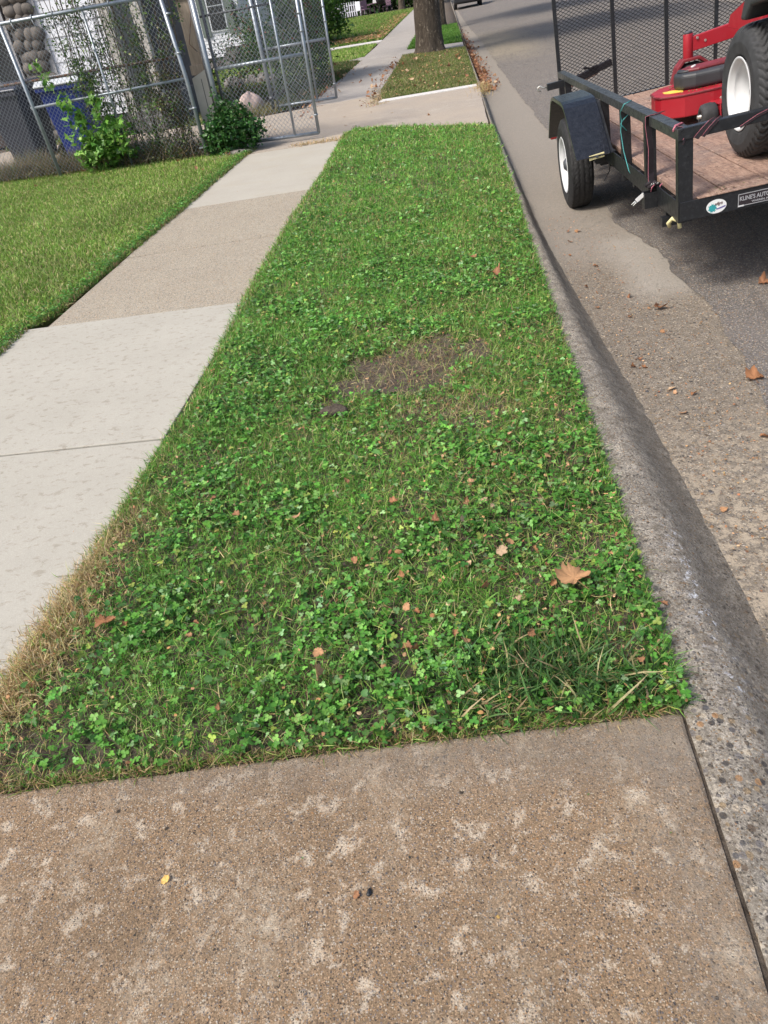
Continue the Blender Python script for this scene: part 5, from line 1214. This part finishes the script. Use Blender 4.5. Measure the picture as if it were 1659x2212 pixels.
tb = empty('garden_table', (-6.0,73.8,0), 'dark garden table between the chairs in the far garden', 'table')
MB().revolve([(.0,.001),(.0,.6),(.04,.6),(.04,.001)], (0,0,.70), 'z', 24).build('tabletop', m_mauve, tb)
for k in range(4): MB().tube([(.35*math.cos(k*1.57),.35*math.sin(k*1.57),0),(.3*math.cos(k*1.57),.3*math.sin(k*1.57),.7)], .025, 6).build('leg', m_mauve, tb)
MB_ = MB().box((-.2,-.15,.0),(.25,.15,.22)); c_ = MB_.build('cool_box', m_whitep, None, .02); c_.location = (-5.85,73.7,.745); tag(c_, 'white box standing on the far garden table', 'box')
gr = empty('kettle_grill', (-5.35,72.9,0), 'round black kettle grill on thin legs in the far garden', 'grill')
MB().revolve([(-.38,.001),(-.33,.2),(-.15,.36),(0,.40),(.15,.38),(.32,.22),(.37,.001)], (0,0,.95), 'z', 26).build('kettle', m_black, gr)
for k in range(3): MB().tube([(.38*math.cos(k*2.1),.38*math.sin(k*2.1),0),(.2*math.cos(k*2.1),.2*math.sin(k*2.1),.65)], .02, 6).build('leg', m_black, gr)
# hedge rows closing the view
def hedge(loc, rx, ry, h, label, pal, prob, n, rad, size, dens): return bush(loc, rx, ry, h, label, pal, prob, size, n, dens, 'hedge', 'hedge', None, 6, .9, rad)
hedge((-12.5,78,0), 6.5, 1.6, 7, 'dark hedge wall behind the picket fence', [(.03,.07,.02),(.05,.10,.03),(.09,.14,.04)], (.5,.35,.15), 420, 1.0, .42, 34)
hedge((-5.0,79.5,0), 4.5, 1.6, 6, 'green hedge behind the garden chairs and grill', [(.05,.11,.025),(.08,.16,.04),(.14,.22,.06)], (.4,.4,.2), 320, 1.0, .42, 34)
hedge((-13,52,0), 2.0, 5, 6, 'tall dark trees massed left of the far lawn', [(.025,.06,.018),(.045,.09,.025)], (.6,.4), 260, 1.1, .42, 34)

# ------------------------------------------------------------------ fallen leaves, each its own object
def fallen_mesh(name, seed, lobes=5, curl=.35, mat=m_dryleaf, col=(.46,.25,.12)):
    rg = np.random.default_rng(seed); n_ = 54; V = []; rings = [.0,.35,.7,1.0]; C = []
    th = np.linspace(0, 2*np.pi, n_, endpoint=False)
    dg = np.degrees(np.abs(((th-np.pi/2+np.pi)%(2*np.pi))-np.pi))
    if lobes == 5: env = np.interp(dg, [0,8,15,24,38,50,59,70,84,100,112,130,155,180], [1,.84,.84,.68,.74,.93,.82,.78,.66,.76,.70,.60,.50,.24])
    else: env = np.interp(dg, [0,12,30,45,60,80,120,160,180], [1,.78,.66,.72,.56,.60,.50,.44,.30])
    env = env*(1+rg.normal(0,.03,n_))
    env *= np.where(rg.random(n_) < .06, .7, 1)
    cdir = rg.uniform(0, 3.1)
    for r_ in rings[1:]:
        for k, a in enumerate(th):
            x, y = env[k]*r_*math.cos(a), env[k]*r_*math.sin(a); s_ = x*math.cos(cdir)+y*math.sin(cdir); q_ = -x*math.sin(cdir)+y*math.cos(cdir)
            z = curl*(s_*s_*1.0+.35*q_*abs(q_)) + .07*curl*math.sin(5*a+seed)*r_**3 + .05*rg.normal()*r_*curl; V.append((x, y, z)); C.append(np.array(col)*(1+.12*math.sin(4*a+seed)-.18*(r_ > .9))*(1+.06*rg.normal()))
    V.append((0,0,0)); C.append(np.array(col)*1.05); c0 = len(V)-1; F3 = [(c0, k, (k+1)%n_) for k in range(n_)]; F4 = [(j*n_+k, (j+1)*n_+k, (j+1)*n_+(k+1)%n_, j*n_+(k+1)%n_) for j in range(2) for k in range(n_)]
    m_ = len(V); q = [(-.02,-.3,0),(.02,-.3,0),(.025,-1.1,.06),(-.01,-1.1,.06)]; V += q; C += [np.array(col)*.6]*4; F4.append((m_, m_+1, m_+2, m_+3))
    o = npmesh(name, np.array(V), [np.array(F3), np.array(F4)], np.clip(np.array(C), .01, 1), mat, None, True)
    me = o.data; bpy.data.objects.remove(o); return me
LM = [fallen_mesh('fallen_leaf', 3+i, 5 if i%3 else 3, [.35,.7,.5,1.1,.25,.9][i], m_dryleaf, [(.44,.24,.12),(.34,.17,.085),(.50,.29,.16),(.28,.135,.07),(.56,.39,.24),(.36,.17,.08)][i]) for i in range(6)]
LMB = fallen_mesh('fallen_leaf', 52, 5, .55, m_dryleaf, (.50,.28,.14))
LMY = fallen_mesh('fallen_leaf', 30, 3, .3, m_dryleaf, (.70,.45,.14)); LMG = fallen_mesh('fallen_leaf', 31, 5, .6, m_dryleaf, (.22,.26,.08))
def leaf(x, y, z, s, label, group=None, i=None, rot=None, me=None, tilt=.25):
    o = bpy.data.objects.new('fallen_leaf', me or LM[RG.integers(0, 6) if i is None else i]); COL.objects.link(o)
    o.location = (x, y, z); o.scale = (s, s*.85, s); o.rotation_euler = (RG.normal(0, tilt), RG.normal(0, tilt), RG.uniform(0, 6.28) if rot is None else rot)
    return tag(o, label, 'leaf', group)
leaf(.275, 1.67, .070, .072, 'large tan maple leaf lying on the grass above the coarse tuft', me=LMB, rot=.5, tilt=.10)
leaf(-1.245, 1.59, .062, .045, 'curled rusty leaf on the clover at the left edge of the strip', i=5)
leaf(-.93, 2.14, .06, .020, 'small rusty leaf high on the clover left of centre', i=1)
leaf(-.68, 2.10, .062, .026, 'small tan leaf in the middle left of the strip', i=2)
leaf(.06, 1.83, .065, .030, 'pale upright leaf left of the large tan maple leaf', i=4, tilt=.7)
leaf(.13, 2.92, .065, .035, 'tan leaf on the strip right of the bare earth patch', i=2)
leaf(.20, 4.60, .055, .050, 'tan curled leaf high up the strip towards the kerb', i=3)
leaf(.08, 5.0, .05, .035, 'brown leaf far up the strip near the middle', i=1)
leaf(-.49, 1.33, .065, .036, 'long tan leaf standing in the clover near the driveway edge', i=2, tilt=.6)
leaf(-.50, 1.42, .06, .030, 'crumpled brown leaf just above the long tan one', i=0)
leaf(1.33, 3.18, -.10, .058, 'flat orange leaf on the road where the gutter meets the asphalt', i=5)
leaf(1.12, 4.18, -.11, .055, 'curled orange leaf in the gutter below the pale concrete patch', i=3)
leaf(1.75, 4.32, -.085, .05, 'rolled brown leaf on the asphalt at the right edge', i=3)
leaf(-.785, .775, .004, .020, 'small bright orange lobed leaf on the brown driveway', me=LMY, i=0, rot=.5)
leaf(-.33, .745, .004, .012, 'crumpled rusty scrap on the driveway by the charcoal crumb', i=1)
leaf(.525, 1.60, .012, .022, 'narrow rusty leaf lying on top of the kerb', i=1)
leaf(-.02, .70, .004, .007, 'tiny pale yellow leaf scrap in the middle of the driveway', me=LMY)
def many(n, fx, fy, fz, s0, s1, label, group, tilt=.35):
    for k in range(n): x_, y_ = fx(), fy(); leaf(x_, y_, fz(x_, y_), random.uniform(s0, s1), label, group, tilt=tilt)
U = random.uniform
many(36, lambda: U(-.35, .42), lambda: U(1.28, 2.6), lambda x, y: U(.035,.06), .014, .026, 'small broken brown leaf among the clover in the lower right of the strip', 'brown leaves in the clover strip', .6)
many(12, lambda: U(-1.2, -.4), lambda: U(1.2, 2.6), lambda x, y: U(.035,.06), .011, .021, 'small brown leaf scrap among the clover in the left of the strip', 'brown scraps in the clover strip', .6)
def gy_(): return U(2.2, 6.0)
for k in range(26):
    y_ = gy_(); x_ = float(gutter_x(y_))+.05+abs(random.gauss(0, .28)); leaf(min(x_, 2), y_, float(road_z(x_))+.008, U(.012, .028), 'small orange leaf lying in the gutter near the trailer', 'orange leaves in the gutter near the trailer')
for k in range(80):
    y_ = 14.8+abs(random.gauss(0, 1))*9*(.3 if k < 30 else 1); x_ = float(gutter_x(y_))+.03+abs(random.gauss(0, .12)); leaf(x_, y_, float(road_z(x_))+.03+U(-.01, .03), U(.035, .065), 'rust brown leaf in the drift along the far kerb', 'drift of leaves along the far kerb', tilt=.45)
many(26, lambda: U(-1.2, .35), lambda: U(15.2, 22.5), lambda x, y: .05, .04, .075, 'tan leaf lying on the grass in front of the thick tree', 'leaves on the grass by the thick tree', .5)
many(34, lambda: -1.36-abs(random.gauss(0,.22)), lambda: U(15.2, 22), lambda x, y: .02+U(0,.04), .04, .07, 'brown leaf on the pavement beside the tree grass', 'leaves on the pavement by the thick tree', .5)
many(40, lambda: -2.75-random.gauss(0,.3)*.8, lambda: U(14.9, 21.5), lambda x, y: .02+U(0,.05), .04, .075, 'brown leaf heaped at the foot of the farther gate and vines', 'leaves at the foot of the farther gate', .5)
many(10, lambda: U(-3.2, .2), lambda: U(11.8, 14.2), lambda x, y: .006, .025, .045, 'rusty leaf scattered on the driveway between the two gates', 'leaves on the far driveway')
many(9, lambda: U(-6, -3.1), lambda: U(9.6, 11.1), lambda x, y: .05, .03, .05, 'orange leaf on the mown lawn near the fence', 'leaves on the mown lawn', .5)
